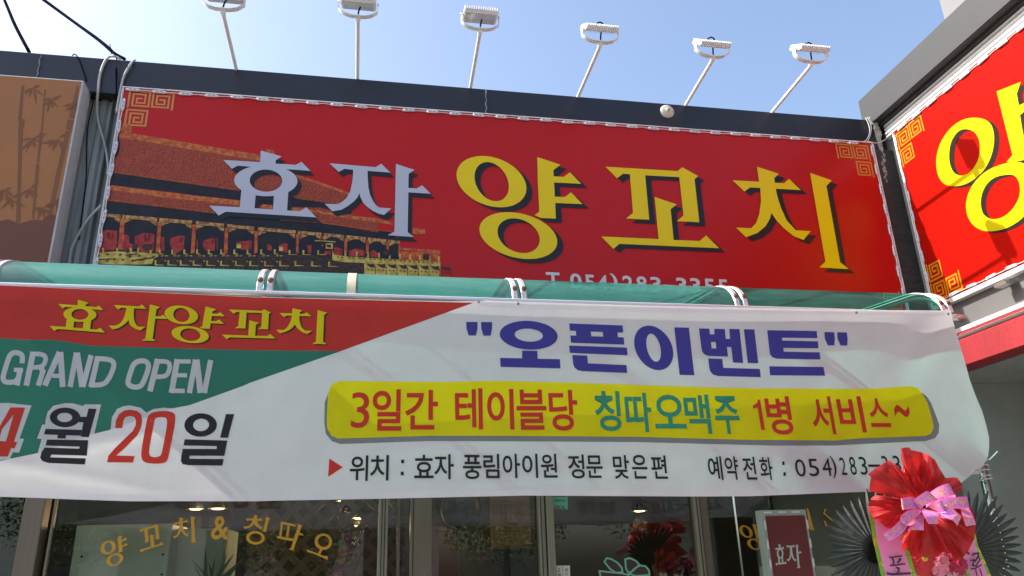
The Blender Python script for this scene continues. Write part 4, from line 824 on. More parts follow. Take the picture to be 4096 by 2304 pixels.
# yellow panel and its grey shade
bp('grey_panel', greyc, [[(1330, 1550), (1310, 1580), (1299, 1610), (1297, 1690), (1303, 1735), (1328, 1765), (1360, 1776), (1720, 1764), (2000, 1765), (2542, 1768), (3000, 1780), (3100, 1782), (3340, 1782), (3447, 1776), (3702, 1764), (3740, 1753), (3755, 1730), (3757, 1700), (3745, 1665), (3725, 1613), (3708, 1587), (3690, 1572), (3600, 1600), (1500, 1700)]], .0010)
bp('yellow_panel', yelc, [[(1364, 1524), (1560, 1526), (1793, 1528), (1979, 1523), (2303, 1531), (2600, 1542), (2988, 1553), (3454, 1556), (3590, 1548), (3645, 1545), (3666, 1549), (3686, 1570), (3711, 1613), (3725, 1662), (3734, 1700), (3733, 1718), (3723, 1736), (3702, 1744), (3447, 1753), (3340, 1762), (3100, 1760), (3000, 1760), (2542, 1747), (2000, 1743), (1722, 1743), (1352, 1754), (1325, 1742), (1309, 1713), (1307, 1677), (1312, 1574), (1322, 1545), (1340, 1530)]], .0024)
def bch(ch, x0, x1, y0, y1, m, off=.012, lean=None):
    b = MB(); q = boxquad(x0, x1, y0, y1, lean); glyph(b, SB, ch, q, off, .0040); b.build('letter', m, ban)
for ch, x0, x1, y0, y1, c in (('3', 1403, 1480, 1569, 1712, 0), ('일', 1488, 1608, 1557, 1723, 0), ('간', 1620, 1752, 1560, 1718, 0), ('테', 1819, 1932, 1553, 1718, 0), ('이', 1946, 2058, 1556, 1718, 0), ('블', 2063, 2189, 1558, 1719, 0), ('당', 2192, 2315, 1560, 1723, 0),
    ('칭', 2373, 2489, 1564, 1724, 1), ('따', 2495, 2613, 1571, 1728, 1), ('오', 2609, 2748, 1579, 1714, 1), ('맥', 2730, 2850, 1578, 1735, 1), ('주', 2850, 2966, 1584, 1736, 1), ('병', 3055, 3178, 1585, 1738, 0), ('서', 3233, 3346, 1585, 1737, 0), ('비', 3341, 3468, 1585, 1729, 0), ('스', 3464, 3566, 1593, 1708, 0), ('~', 3572, 3643, 1620, 1669, 0)):
    bch(ch, x0, x1, y0, y1, tealc if c else lredc, .018 if ord(ch) > 255 else .004)
bput([[[(1060, 1088), (1108, 1058), (1108, 1027), (1134, 1027), (1185, 1337), (1146, 1337), (1110, 1108), (1062, 1118)]]], cI, lredc, .0040)
# bottom line
bput([[[(703, 408), (823, 485), (692, 570)]]], cG, lredc)
def sq(cf, x0, x1, y0, y1): return [[(x0, y0), (x1, y0), (x1, y1), (x0, y1)]]
bput([sq(cG, 1339, 1366, 418, 450), sq(cG, 1336, 1363, 524, 557)], cG, blkc)
bput([sq(cK, 303, 325, 342, 376), sq(cK, 314, 337, 444, 478)], cK, blkc)
for cf, s_, ox, oy, items in ((cG, 2.2155, 1000, 1650, (('위', 880, 1050, 380, 607), ('치', 1062, 1232, 377, 603), ('효', 1455, 1628, 375, 582), ('자', 1632, 1808, 370, 592), ('풍', 1885, 2053, 375, 590), ('림', 2065, 2213, 367, 582))),
        (cJ, 2.2155, 2000, 1650, (('아', 20, 182, 365, 582), ('이', 192, 340, 365, 580), ('원', 357, 512, 365, 578), ('정', 597, 755, 372, 585), ('문', 758, 917, 380, 580), ('맞', 995, 1155, 377, 588), ('은', 1160, 1315, 375, 587), ('편', 1330, 1490, 380, 588), ('예', 1832, 1983, 388, 597), ('약', 1982, 2125, 388, 597), ('전', 2140, 2283, 392, 595), ('화', 2288, 2430, 395, 598))),
        (cK, 2.3504, 3000, 1700, (('0', 412, 535, 322, 485), ('5', 537, 660, 318, 482), ('4', 665, 780, 312, 478), (')', 745, 830, 290, 502), ('2', 833, 918, 305, 470), ('8', 922, 1012, 298, 470), ('3', 1015, 1115, 298, 468), ('-', 1110, 1228, 371, 394), ('3', 1228, 1318, 290, 455), ('3', 1335, 1432, 288, 455), ('5', 1450, 1550, 288, 455), ('5', 1560, 1660, 288, 455)))):
    for ch, x0, x1, y0, y1 in items:
        p0 = cf((x0, y0)); p1 = cf((x1, y1)); bch(ch, p0[0], p1[0], p0[1], p1[1], blkc, .012 if ord(ch) > 255 else 0)
# eyelets along the top
for px, py in ((1914, 1207), (2072, 1215), (3425, 1251), (3792, 1256)):
    b = MB(); p = SB(px, py, .002); b.lathe(p, (0, -1, 0), [(.006, 0), (.006, .004), (.003, .004), (.003, 0)], 12); b.build('eyelet', mat('dull eyelet', (.2, .19, .18), .4, .7), ban)
# rope that ties the lower corner to the post
random.seed(11); rp_ = MB()
pc = Vector((2.980, 3.37, 1.99))
for q in range(5):
    zz = 2.02 - q * .022 + random.uniform(-.006, .006)
    pts = [Vector((2.980 + .027 * math.cos(a), 3.37 + .027 * math.sin(a), zz + .006 * math.sin(a * .5 + q))) for a in [2 * math.pi * j / 14 for j in range(15)]]
    rp_.tube(pts, .0032, 5)
c0 = SB(3880, 1895, .004)
for q in range(4): rp_.tube([c0, (c0 + Vector((2.957, 3.345, 2.01 - q * .02))) / 2 + Vector((0, -.01, random.uniform(-.01, .01))), Vector((2.957, 3.345, 2.02 - q * .022))], .0032, 5)
rp_.tube([Vector((2.995, 3.34, 2.02)), Vector((3.025, 3.33, 2.045)), Vector((3.045, 3.33, 2.06))], .0032, 5); rp_.tube([Vector((2.955, 3.34, 1.95)), Vector((2.925, 3.33, 1.935)), Vector((2.915, 3.33, 1.93))], .0032, 5)
rp_.build('rope', mat('pale twine', (.50, .52, .47), .8, 0, .2, 60), None, 'pale twine tying the banner corner to the metal post', 'rope')

# ------------------------------------------------------------------ things behind and on the glass
goldl = mat('ochre vinyl letters', (.50, .25, .015), .5, 0, .06, 5)
GY = 4.448; sg = SY(GY)
wl_ = empty('window_lettering', (-.7, GY, 1.6), 'ochre vinyl lettering set in an arch on the left window glass', 'lettering')
for key_, gl, dst in (('yang', G_yang, [(905, 1145), (985, 1210), (895, 1368)]), ('kko', G_kko, [(1068, 1095), (1070, 1250), (1262, 1205)]), ('chi', G_chi, [(1378, 1000), (1503, 998), (1462, 1196)])):
    f3 = affine3(A3[key_], dst, cF); b = MB()
    for i, g_ in enumerate(gl): b.poly(sg, g_, .001 + i * .00012, None, f3)
    b.build('letter', goldl, wl_)
b = MB(); glyph(b, sg, '&', [(1640, 988), (1765, 992), (1758, 1168), (1617, 1168)], .012, .001, cF); b.build('letter', goldl, wl_)
# 칭
b = MB(); k_ = .001
for lp_ in ([[(44, 905), (72, 918), (62, 932), (60, 942), (82, 944), (95, 932), (112, 958), (62, 962), (70, 985), (112, 1020), (95, 1038), (45, 1000), (35, 985), (5, 1018), (-45, 1032), (-62, 1012), (-10, 1005), (18, 975), (20, 958), (-8, 955), (-20, 965), (-40, 938), (28, 938)]], [[(140, 922), (180, 938), (168, 955), (142, 1060), (118, 1055), (100, 1050), (118, 1040), (135, 960)]], ring((48, 1110), (82, 5), (-5, 60), (50, 1110), (55, 3), (-3, 38))): b.poly(sg, lp_, k_, None, cG); k_ += .0001
b.build('letter', goldl, wl_)
b = MB(); k_ = .001
for lp_ in (stroke([(285, 970), (268, 1100)], 20), stroke([(275, 975), (405, 1003)], 20), stroke([(345, 988), (330, 1105)], 20), stroke([(240, 1103), (395, 1132)], 22), [[(425, 988), (468, 1003), (452, 1022), (440, 1065), (462, 1070), (478, 1092), (432, 1085), (385, 1215), (400, 1228), (340, 1210), (362, 1200), (415, 1040)]]): b.poly(sg, lp_, k_, None, cG); k_ += .0001
b.build('letter', goldl, wl_)
b = MB(); k_ = .001
for lp_ in (ring((650, 1145), (75, 18), (-18, 70), (652, 1142), (48, 12), (-12, 48)), stroke([(635, 1205), (608, 1262)], 22), [[(498, 1212), (530, 1222), (650, 1270), (690, 1272), (688, 1306), (560, 1250), (512, 1238)]]): b.poly(sg, lp_, k_, None, cG); k_ += .0001
b.build('letter', goldl, wl_)
w2 = empty('window_lettering', (2.2, GY, 1.7), 'ochre vinyl lettering on the right window, beside the small dark red sign', 'lettering')
f3 = affine3(A3['yang'], [(2235, 988), (2335, 1080), (2280, 1218)], cJ); b = MB()
for i, g_ in enumerate(G_yang): b.poly(sg, g_, .001 + i * .00012, None, f3)
b.build('letter', goldl, w2)
b = MB(); b.poly(sg, [[(530, 780), (548, 785), (605, 992), (560, 985)]], .001, None, cK); b.build('letter', goldl, w2)
b = MB(); b.poly(sg, stroke([(710, 790), (695, 830), (740, 870), (780, 900), (800, 885)], 14), .001, None, cK); b.poly(sg, stroke([(700, 900), (715, 945), (760, 965), (775, 960)], 14), .0011, None, cK); b.build('letter', goldl, w2)

# stickers on the door glass
dY = 4.438; sd_ = SY(dY); cU = crop(1700, 1950, 4.0933)
stk = empty('security_sticker', (1.1, dY, 1.9), 'small teal security company sticker at the top of the door glass', 'sticker')
b = MB(); b.poly(sd_, [[(2070, 137), (2335, 137), (2340, 358), (2075, 352)]], .0004, None, cU); b.build('sticker_sheet', mat('sea green vinyl', (.10, .36, .24), .4), stk)
b = MB(); b.poly(sd_, [[(2070, 137), (2320, 137), (2322, 152), (2072, 150)]], .0008, None, cU); b.poly(sd_, [[(2076, 305), (2235, 298), (2268, 308), (2290, 335), (2320, 345), (2075, 345)]], .0009, None, cU); b.build('sticker_band', mat('dark brown vinyl', (.06, .045, .04), .4), stk)
b = MB(); xx = 2078
for ch, w_, y0, y1 in (('t', 24, 178, 232), ('t', 14, 192, 230), ('e', 26, 200, 232), ('l', 10, 190, 232), ('e', 26, 200, 232), ('c', 24, 200, 232), ('o', 26, 200, 232), ('p', 26, 200, 244)):
    glyph(b, sd_, ch, [(xx, y0), (xx + w_, y0), (xx + w_ + 1, y1), (xx + 1, y1)], .012, .0012, cU); xx += w_ + (14 if w_ == 24 and y0 == 178 else 5)
b.build('letter', mat('deep green ink', (.01, .05, .035), .5), stk)
b = MB(); xx = 2105
for ch in '1588-0112': glyph(b, sd_, ch, [(xx, 312 if ch != '-' else 321), (xx + 13, 312 if ch != '-' else 321), (xx + 13, 334 if ch != '-' else 325), (xx, 334 if ch != '-' else 325)], .01, .0012, cU); xx += 17
b.build('letter', mat('pale ink', (.4, .45, .42), .5), stk)
for (q, lab, chs, cl) in (([(2132, 1278), (2250, 1278), (2256, 1520), (2140, 1520)], 'white sticker low on the door glass beside the mullion, nearer the mullion', (('고', 2170, 2215, 1325, 1380), ('정', 2178, 2222, 1408, 1462)), blkc), ([(2256, 1278), (2372, 1276), (2380, 1520), (2262, 1520)], 'white sticker low on the door glass, with partly red lettering', (('냉', 2292, 2335, 1322, 1375), ('난', 2298, 2342, 1390, 1445)), lredc)):
    e_ = empty('paper_sticker', on_y(*cU(q[3]), dY), lab, 'sticker', 'paper stickers on the door glass')
    b = MB(); b.poly(sd_, [q], .0004, None, cU); b.build('paper', mat('off white paper', (.55, .55, .52), .7), e_)
    for ch, x0, x1, y0, y1 in chs: b = MB(); glyph(b, sd_, ch, [(x0, y0), (x1, y0), (x1, y1), (x0, y1)], .02, .0012, cU); b.build('letter', black_pr if cl is blkc or ch == '냉' else mat('red ink', (.4, .03, .02), .5), e_)
lg = empty('window_logo', (1.4, dY, 1.5), 'pale green outlined bow shaped logo with dark petals on the door glass', 'logo')
gl_ = mat('mint vinyl', (.16, .42, .32), .5); mr = mat('maroon vinyl', (.035, .015, .015), .5)
pet = [[(925, 1325), (945, 1290), (985, 1298), (1040, 1330), (1080, 1375), (1085, 1415), (1030, 1420), (980, 1390)], [(1110, 1300), (1150, 1290), (1205, 1315), (1235, 1350), (1180, 1400), (1140, 1425), (1115, 1380)], [(1190, 1385), (1240, 1355), (1290, 1362), (1320, 1400), (1325, 1440), (1200, 1449), (1150, 1430)], [(880, 1405), (1080, 1425), (1140, 1440), (1140, 1500), (900, 1500)]]
b = MB()
for i, p in enumerate(pet): b.poly(sd_, [p], .0004 + i * .0001, None, cJ)
b.build('petal', mr, lg)
b = MB()
for i, p in enumerate(pet): b.poly(sd_, stroke(p, 15, True), .001 + i * .0001, None, cJ)
b.build('outline', gl_, lg)

# cabinet, plants, lattice, menu, lamps inside
cabm = mat('pale green grey cabinet', (.70, .78, .66), .5, 0, .08, 4)
b = MB(); p0 = on_y(306, 2101, 4.56); p1 = on_y(690, 2090, 4.56); b.box(p0.x, p1.x, 4.56, 4.95, .14, p0.z, .006); cab = b.build('cabinet', cabm, None, 'pale green metal cabinet behind the left window glass', 'cabinet')
off = cab.location
b = MB(); b.box(p1.x - .01, p1.x + .25, 4.72, 5.2, .14, p0.z - .02, .006); o = b.build('side_unit', mat('duller cabinet metal', (.42, .50, .44), .55), cab)
for px, py in ((628, 1300), (1252, 1283), (1243, 1437)):
    b = MB(); p = on_y(*cF((px, py)), 4.56); b.lathe(p, (0, -1, 0), [(.006, -.002), (.006, .002), (0, .002)], 8); b.build('screw', black_rub, cab)
lat = empty('wooden_lattice', (-.1, 4.9, 0), 'brown wooden lattice screen behind the glass between window and door', 'lattice')
wood = mat('brown lattice wood', (.22, .125, .065), .7, 0, .2, 20, stretch=(1, 1, 6))
for sgn_ in (1, -1):
    for i in range(20):
        b = MB(); c0_ = -1.1 + i * .13; y = 4.90 if sgn_ > 0 else 4.913
        # clip slat inside the frame x -.62 .. .22, z .6 .. 2.3
        X0, X1, Z0, Z1 = -.66, .235, .6, 2.3; pts = []
        for zc in (Z0, Z1):
            pass
        # line x = c + sgn*(z-1.45)
        cc = -1.3 + i * .125
        zs = sorted(((X0 - cc) / sgn_ + 1.45, (X1 - cc) / sgn_ + 1.45)); za, zb = max(zs[0], Z0), min(zs[1], Z1)
        if zb - za < .05: continue
        a = Vector((cc + sgn_ * (za - 1.45), y, za)); c = Vector((cc + sgn_ * (zb - 1.45), y, zb)); t = (c - a).normalized(); nn = Vector((-t.z, 0, t.x)) * .018; yy = Vector((0, .006, 0))
        vs = [a - nn - yy, a + nn - yy, c + nn - yy, c - nn - yy, a - nn + yy, a + nn + yy, c + nn + yy, c - nn + yy]; V = [b.bm.verts.new(v) for v in vs]
        for f in ((0, 1, 2, 3), (7, 6, 5, 4), (0, 4, 5, 1), (1, 5, 6, 2), (2, 6, 7, 3), (3, 7, 4, 0)): b.bm.faces.new([V[j] for j in f])
        b.build('slat', wood, lat)
menu = empty('menu_board', (1, 5.6, 1.6), 'dim tan menu board with rows of small writing, inside the doorway', 'menu board')
sM = SY(5.6)
b = MB(); p0 = on_y(*cU((1065, -300)), 5.6); p1 = on_y(*cU((1745, 1008)), 5.6); b.box(p0.x, p1.x, 5.602, 5.62, p1.z, p0.z); b.build('board', mat('tan board', (.34, .20, .115), .6, 0, .1, 3), menu)
b = MB(); random.seed(5)
for y in (225, 295, 360, 420, 475, 530, 660, 715, 770, 828, 880):
    for x in ((1235, 1310, 1380) if y not in (225, 660, 715) else (1235, 1270, 1305, 1340, 1378)):
        b.poly(sM, sq(None, x, x + 22, y - 12, y - 6), .001, None, cU); b.poly(sM, sq(None, x + 2, x + 20, y + 4, y + 10), .001, None, cU); b.poly(sM, sq(None, x + 8, x + 13, y - 5.9, y + 3.9), .001, None, cU)
    for x in range(1420, 1620, 14):
        if random.random() < .7: b.poly(sM, sq(None, x, x + 8, y - 5, y + 4), .001, None, cU)
for x in range(1220, 1720, 12):
    if random.random() < .8: b.poly(sM, sq(None, x, x + 8, 936, 948), .001, None, cU)
b.build('menu_rows', mat('dark brown ink', (.06, .03, .02), .6), menu)
b = MB(); b.poly(sM, [[(1345, 572), (1515, 572), (1522, 582), (1520, 612), (1510, 620), (1348, 620), (1340, 610), (1340, 582)]], .001, None, cU); b.build('red_heading', mat('dark red ink', (.20, .02, .02), .5), menu)
b = MB(); p0 = on_y(*cU((1065, 1012)), 5.6); p1 = on_y(*cU((1850, 1700)), 5.6); b.box(p0.x, p1.x, 5.55, 5.7, p1.z, p0.z); b.build('drinks_fridge', mat('black fridge door', (.012, .014, .02), .3), None, 'dark drinks fridge under the menu board inside the doorway', 'fridge')
b = MB(); p0 = on_y(*cU((560, 150)), 5.9); p1 = on_y(*cU((1060, 1500)), 5.9); b.box(p0.x, p1.x, 5.9, 6.0, p1.z, p0.z + .5); b.build('partition', mat('taupe partition', (.10, .085, .07), .8), shop)
b = MB(); p0 = on_y(*cU((108, 515)), 5.8); p1 = on_y(*cU((560, 1500)), 5.8); b.box(p0.x, p1.x, 5.8, 5.84, p1.z, p0.z); b.build('poster', mat('dark maroon poster', (.06, .014, .018), .6), None, 'dark maroon poster on the wall inside the doorway, left of the menu board', 'poster')
b = MB(); p = on_y(*cU((585, 360)), 5.8); b.lathe(p, (0, -1, 0), [(.15, 0), (.15, .03), (.135, .035), (.13, .02), (0, .02)], 28); b.build('wall_clock', mat('dark clock face', (.025, .03, .035), .4), None, 'dim round clock on the wall inside the doorway', 'clock')
lampm = emit('warm lamp glow', (1, .62, .26), 3.5)
for cf, px, py, lab, y in ((cF, 1505, 935, 'left one of two cone pendant lamps glowing behind the left window', 5.6), (cF, 1674, 932, 'right one of two cone pendant lamps glowing behind the left window', 5.4), (cG, 838, 785, 'glowing pendant lamp behind the lattice, topmost', 5.5), (cG, 972, 937, 'glowing pendant lamp behind the lattice, middle one', 5.5), (cG, 970, 1003, 'glowing pendant lamp behind the lattice, lowest', 5.8), (cJ, 1237, 874, 'round glowing pendant lamp behind the door glass', 5.5)):
    p = on_y(*cf((px, py)), y); e_ = empty('pendant_lamp', p, lab, 'lamp', 'pendant lamps inside the restaurant')
    b = MB(); b.lathe(p, (0, 0, -1), [(.008, -.07), (.02, -.055), (.06, .0), (.058, .0), (.018, -.05)], 18); b.build('lamp_shade', mat('dark enamel shade', (.05, .04, .03), .4), e_)
    b = MB(); b.lathe(p, (0, 0, -1), [(0, .0), (.03, .004), (.048, -.006), (.03, -.03), (0, -.035)], 14); b.build('bulb', lampm, e_)
    b = MB(); b.tube([p + Vector((0, 0, .07)), Vector((p.x, p.y, 2.75))], .003, 5); b.build('cord', black_rub, e_)
    pl = bpy.data.lights.new('lamp_light', 'POINT'); pl.energy = 2.5; pl.color = (1, .66, .36); pl.shadow_soft_size = .05; lo = bpy.data.objects.new('lamp_light', pl); link(lo); lo.parent = e_; lo.location = (0, 0, -.09)
def blade(b, base, tip, w, bend):
    base = Vector(base); tip = Vector(tip); d = tip - base; s_ = d.cross(Vector((0, 1, 0))).normalized(); A, B = [], []
    for i in range(7):
        t = i / 6; c = base + d * t + Vector((0, 0, bend * math.sin(t * math.pi))) ; ww = w * (1 - t) ** .6 * (.6 + .9 * t if t < .4 else 1); A.append(c - s_ * ww + Vector((0, -.01 * (1 - t), 0))); B.append(c + s_ * ww)
    b.strip(A, B)
agm = mat('grey green agave', (.10, .17, .08), .5, 0, .2, 20, stretch=(1, 1, .2))
ag = empty('agave_plant', on_y(860, 2380, 4.60), 'spiky grey green agave behind the left window beside the cabinet', 'plant'); base = ag.location
for cf, px, py in ((cF, 1580, 1225), (cF, 1655, 1310), (cF, 1810, 1265), (cF, 1750, 1260), (cF, 1605, 1345), (cF, 1460, 1310), (cF, 1490, 1370), (cF, 1850, 1340), (cF, 1930, 1410), (cG, -60, 1290), (cG, 150, 1385), (cG, 180, 1430)):
    b = MB(); bb = base + Vector((random.uniform(-.06, .06), random.uniform(-.03, .03), 0)); blade(b, bb, on_y(*cf((px, py)), 4.60), .013, .0); b.build('leaf', agm, ag)
# colourful congratulation strip behind the glass
stp = print_noise('mixed party print', (.30, .06, .20), (.55, .30, .12), 18)
b = MB(); b.strip([on_y(*cG(p), 4.7) for p in ((815, 1065), (775, 1250), (720, 1449), (700, 1530))], [on_y(*cG(p), 4.7) for p in ((890, 1065), (855, 1250), (810, 1449), (790, 1530))]); o = b.build('party_ribbon', stp, None, 'narrow multicoloured congratulation ribbon hanging behind the glass before the lattice', 'ribbon')
b = MB(); b.poly(SY(4.69), [ell((812, 1165), (32, 0), (0, 40), 20)], .001, None, cG); b.build('round_label', mat('pale green label', (.35, .5, .35), .6), o)
b = MB(); b.poly(SY(4.688), stroke([(792, 1150), (800, 1180), (788, 1190)], 6) , .001, None, cG); b.poly(SY(4.688), stroke([(812, 1150), (836, 1152)], 6), .001, None, cG); b.poly(SY(4.687), stroke([(824, 1155), (822, 1180)], 6), .001, None, cG); b.build('label_marks', mat('red ink2', (.4, .03, .03), .5), o)

# ------------------------------------------------------------------ small dark red standing sign before the right window
sY = 4.10; ss = SY(sY)
sm2 = empty('small_sign', on_y(3150, 2304, sY), 'small dark red upright sign with pale lettering, standing by the right window', 'sign')
TL, TR, BR, BL = [on_y(*cK(p), sY) for p in ((105, 830), (520, 765), (620, 1500), (170, 1500))]
xl, xr, zt_ = TL.x, TR.x, (TL.z + TR.z) / 2
b = MB(); b.box(xl, xr, sY, sY + .07, .12, zt_, .003); b.build('frame', mat('pale grey frame', (.32, .36, .35), .5), sm2)
b = MB(); b.box(xl + .022, xr - .016, sY - .004, sY - .0005, .3, zt_ - .032); b.build('sign_face', mat('dark wine print', (.13, .012, .018), .5), sm2)
for key_, gl, dst in (('hyo', G_hyo, [(268, 1118), (238, 1300), (345, 1305)]), ('ja', G_ja, [(430, 1120), (345, 1260), (468, 1345)])):
    sa = {'hyo': [(598, 103), (90, 645), (1143, 760)], 'ja': [(1925, 235), (1225, 626), (2040, 950)]}[key_]
    f3 = affine3(sa, dst, cK); b = MB()
    for i, g_ in enumerate(gl): b.poly(SY(sY - .005), g_, .001 + i * .0001, None, f3)
    b.build('letter', mat('pale blue grey vinyl', (.42, .50, .50), .5), sm2)
def mods(a, c, first, sp):
    a = Vector(a); c = Vector(c); t = (c - a).normalized(); L = (c - a).length; s_ = first
    while s_ < L:
        p = a + t * s_; o = bpy.data.objects.new('led_module', LED); link(o); o.parent = sm2; nrm = Vector((0, -1, 0))
        o.matrix_local = Matrix.Translation(p - sm2.location) @ Matrix((t, -nrm, t.cross(-nrm))).transposed().to_4x4() @ Matrix.Scale(.62, 4); s_ += sp
mods((xl, sY - .006, zt_ - .013), (xr, sY - .006, zt_ - .013), .035, .085); mods((xl + .011, sY - .006, zt_ - .02), (xl + .011, sY - .006, 1.2), .06, .10); mods((xr - .008, sY - .006, zt_ - .02), (xr - .008, sY - .006, 1.2), .06, .10)

# ------------------------------------------------------------------ congratulation wreath: palm fans, tulle, bow, ribbons
wr = empty('flower_wreath', on_y(3680, 2304, 2.95), 'congratulation wreath with red tulle, pink flowered bow, pink ribbons and dark palm fans', 'wreath')
palm = mat('dark dyed palm', (.040, .052, .045), .6, 0, .3, 20, .2, 80, spec=.3)
palm_b = mat('dark stem core', (.008, .008, .008), .95, spec=.05)
def fan(cx, cy, y, angs, r0, r1f, lean, seed):
    random.seed(seed)
    for a in angs:
        r1 = r1f(a) * random.uniform(.94, 1.05); ca, sa = math.cos(R(a)), -math.sin(R(a)); b = MB(); L, M_, Rr = [], [], []
        for i in range(8):
            t = i / 7; rr = r0 + (r1 - r0) * t; w = (3 + 9.5 * math.sin(min(1, t * 1.05) ** .8 * math.pi * .86)) * (1 if t < .97 else .35)
            px, py = cx + ca * rr, cy + sa * rr; yy = y + lean * t + random.uniform(-.001, .001)
            L.append(on_y(px - sa * w, py + ca * w, yy + .004)); M_.append(on_y(px, py, yy - .004)); Rr.append(on_y(px + sa * w, py - ca * w, yy + .004))
        b.strip(L, M_); b.strip(M_, Rr); 
        for f in b.bm.faces: f.smooth = False
        b.build('palm_leaf', palm, wr)
fan(3505, 2195, 3.06, [62 + i * 9.3 for i in range(24)], 40, lambda a: 235 if a < 100 else (225 if a < 160 else 200), .05, 2)
fan(3865, 2205, 3.10, [88 - i * 9.0 for i in range(16)], 40, lambda a: 228 if a < 60 else 250, .05, 4)
for cx, cy, y in ((3505, 2195, 3.05), (3865, 2205, 3.09)):
    b = MB(); b.lathe(on_y(cx, cy, y), (0, -1, 0), [(.06, -.004), (.058, .002), (.03, .006), (0, .007)], 16); b.build('fan_hub', palm_b, wr)
# glitter pearls between right leaves
for i, (px, py) in enumerate(((1776, 755), (1798, 838), (1817, 918), (1835, 997), (1852, 1068), (1868, 1138), (1884, 1207), (1900, 1280), (1918, 1350), (1757, 655))):
    b = MB(); q = on_y(*cN((px, py)), 3.03); bmesh.ops.create_icosphere(b.bm, subdivisions=1, radius=.0020, matrix=Matrix.Translation(q)); b.build('pearl', mat('white pearl', (.5, .52, .5), .3), wr)
def tulle_mat():
    m = bpy.data.materials.new('red tulle'); m.use_nodes = True; n, l = nt(m); n.remove(n['Principled BSDF']); out = n['Material Output']
    tr = n.new('ShaderNodeBsdfTransparent'); tr.inputs[0].default_value = (.9, .12, .10, 1); tl = n.new('ShaderNodeBsdfTranslucent'); tl.inputs[0].default_value = (.60, .02, .015, 1)
    d = n.new('ShaderNodeBsdfPrincipled'); d.inputs['Base Color'].default_value = (.46, .022, .026, 1); d.inputs['Roughness'].default_value = .45
    try: d.inputs['Sheen Weight'].default_value = .1; d.inputs['Sheen Tint'].default_value = (1, .4, .4, 1)
    except Exception: pass
    a = n.new('ShaderNodeMixShader'); a.inputs[0].default_value = .35; l.new(d.outputs[0], a.inputs[1]); l.new(tl.outputs[0], a.inputs[2])
    lw = n.new('ShaderNodeLayerWeight'); lw.inputs[0].default_value = .35
    mr_ = n.new('ShaderNodeMapRange'); mr_.inputs[1].default_value = 0; mr_.inputs[2].default_value = .8; mr_.inputs[3].default_value = .30; mr_.inputs[4].default_value = .03; l.new(lw.outputs['Facing'], mr_.inputs[0])
    b_ = n.new('ShaderNodeMixShader'); l.new(mr_.outputs[0], b_.inputs[0]); l.new(a.outputs[0], b_.inputs[1]); l.new(tr.outputs[0], b_.inputs[2]); l.new(b_.outputs[0], out.inputs[0]); return m
tul = tulle_mat()
def tulle(outline, c, y, pleats, amp, seed, bulge=.06, name='tulle'):
    random.seed(seed); O = [cN(p) for p in outline]; c = cN(c); n = len(O)
    # resample outline by angle of travel
    seg = []; 
    for i in range(n - 1):
        m_ = max(2, int(math.hypot(O[i + 1][0] - O[i][0], O[i + 1][1] - O[i][1]) / 3.5))
        for j in range(m_): t = j / m_; seg.append((O[i][0] + (O[i + 1][0] - O[i][0]) * t, O[i][1] + (O[i + 1][1] - O[i][1]) * t))
    seg.append(O[-1]); N = len(seg); Mr = 18; phs = [random.uniform(0, 6.28) for _ in range(5)]
    b = MB(); grid = []
    for i, (px, py) in enumerate(seg):
        s_ = i / N; rowv = []
        for j in range(Mr + 1):
            t = j / Mr; tt = t ** .9
            x = c[0] + (px - c[0]) * tt; yy_ = c[1] + (py - c[1]) * tt
            th = s_ * pleats * 2 * math.pi
            dep = -bulge * math.sin(math.pi * min(1, t * .75)) + amp * (t * (1.1 - .35 * t)) * (math.sin(th + phs[0] + 1.6 * t) + .3 * math.sin(2.3 * th + phs[1] - 2 * t) + .08 * math.sin(4.1 * th + phs[2] + 3 * t)) + .010 * math.sin(9 * t + phs[3] + 3 * s_)
            side = .9 * 8 * t * math.sin(th * .9 + phs[4]) * (1 - t) * 3
            rowv.append(b.bm.verts.new(on_y(x + side * .5, yy_ + side * .4, y + dep)))
        grid.append(rowv)
    for i in range(N - 1):
        for j in range(Mr):
            f = b.bm.faces.new((grid[i][j], grid[i + 1][j], grid[i + 1][j + 1], grid[i][j + 1])); f.smooth = True
    return b.build(name, tul, wr)
up_out = [(460, 560), (475, 450), (480, 415), (448, 382), (560, 300), (675, 238), (760, 300), (808, 350), (815, 300), (795, 220), (795, 115), (850, 103), (890, 106), (898, 130), (1000, 150), (1080, 180), (1150, 235), (1200, 330), (1262, 425), (1340, 415), (1385, 420), (1415, 460), (1442, 515), (1430, 545), (1370, 590), (1400, 660)]
tulle(up_out, (1000, 690), 2.98, 5, .030, 1)
tulle([(700, 330), (808, 355), (870, 200), (1000, 170), (1150, 250), (1230, 420), (1260, 520)], (990, 680), 3.02, 3, .030, 8)
lf_out = [(800, 640), (640, 610), (520, 600), (480, 640), (450, 700), (460, 760), (490, 830), (560, 880), (640, 940), (700, 960), (770, 900), (830, 850)]
tulle(lf_out, (950, 700), 2.95, 4, .024, 3, .05)
lo_out = [(860, 880), (840, 980), (790, 1060), (815, 1110), (795, 1165), (860, 1180), (930, 1220), (1020, 1250), (1110, 1260), (1180, 1250), (1230, 1200), (1300, 1190), (1340, 1240), (1360, 1290), (1430, 1270), (1500, 1190), (1560, 1060), (1580, 940), (1560, 800), (1500, 700), (1400, 620)]
tulle(lo_out, (1050, 730), 2.93, 6, .026, 5, .07)
tulle([(900, 900), (870, 1050), (960, 1180), (1080, 1230), (1200, 1180), (1320, 1150), (1440, 1130), (1520, 960)], (1080, 740), 2.98, 4, .03, 9, .05)
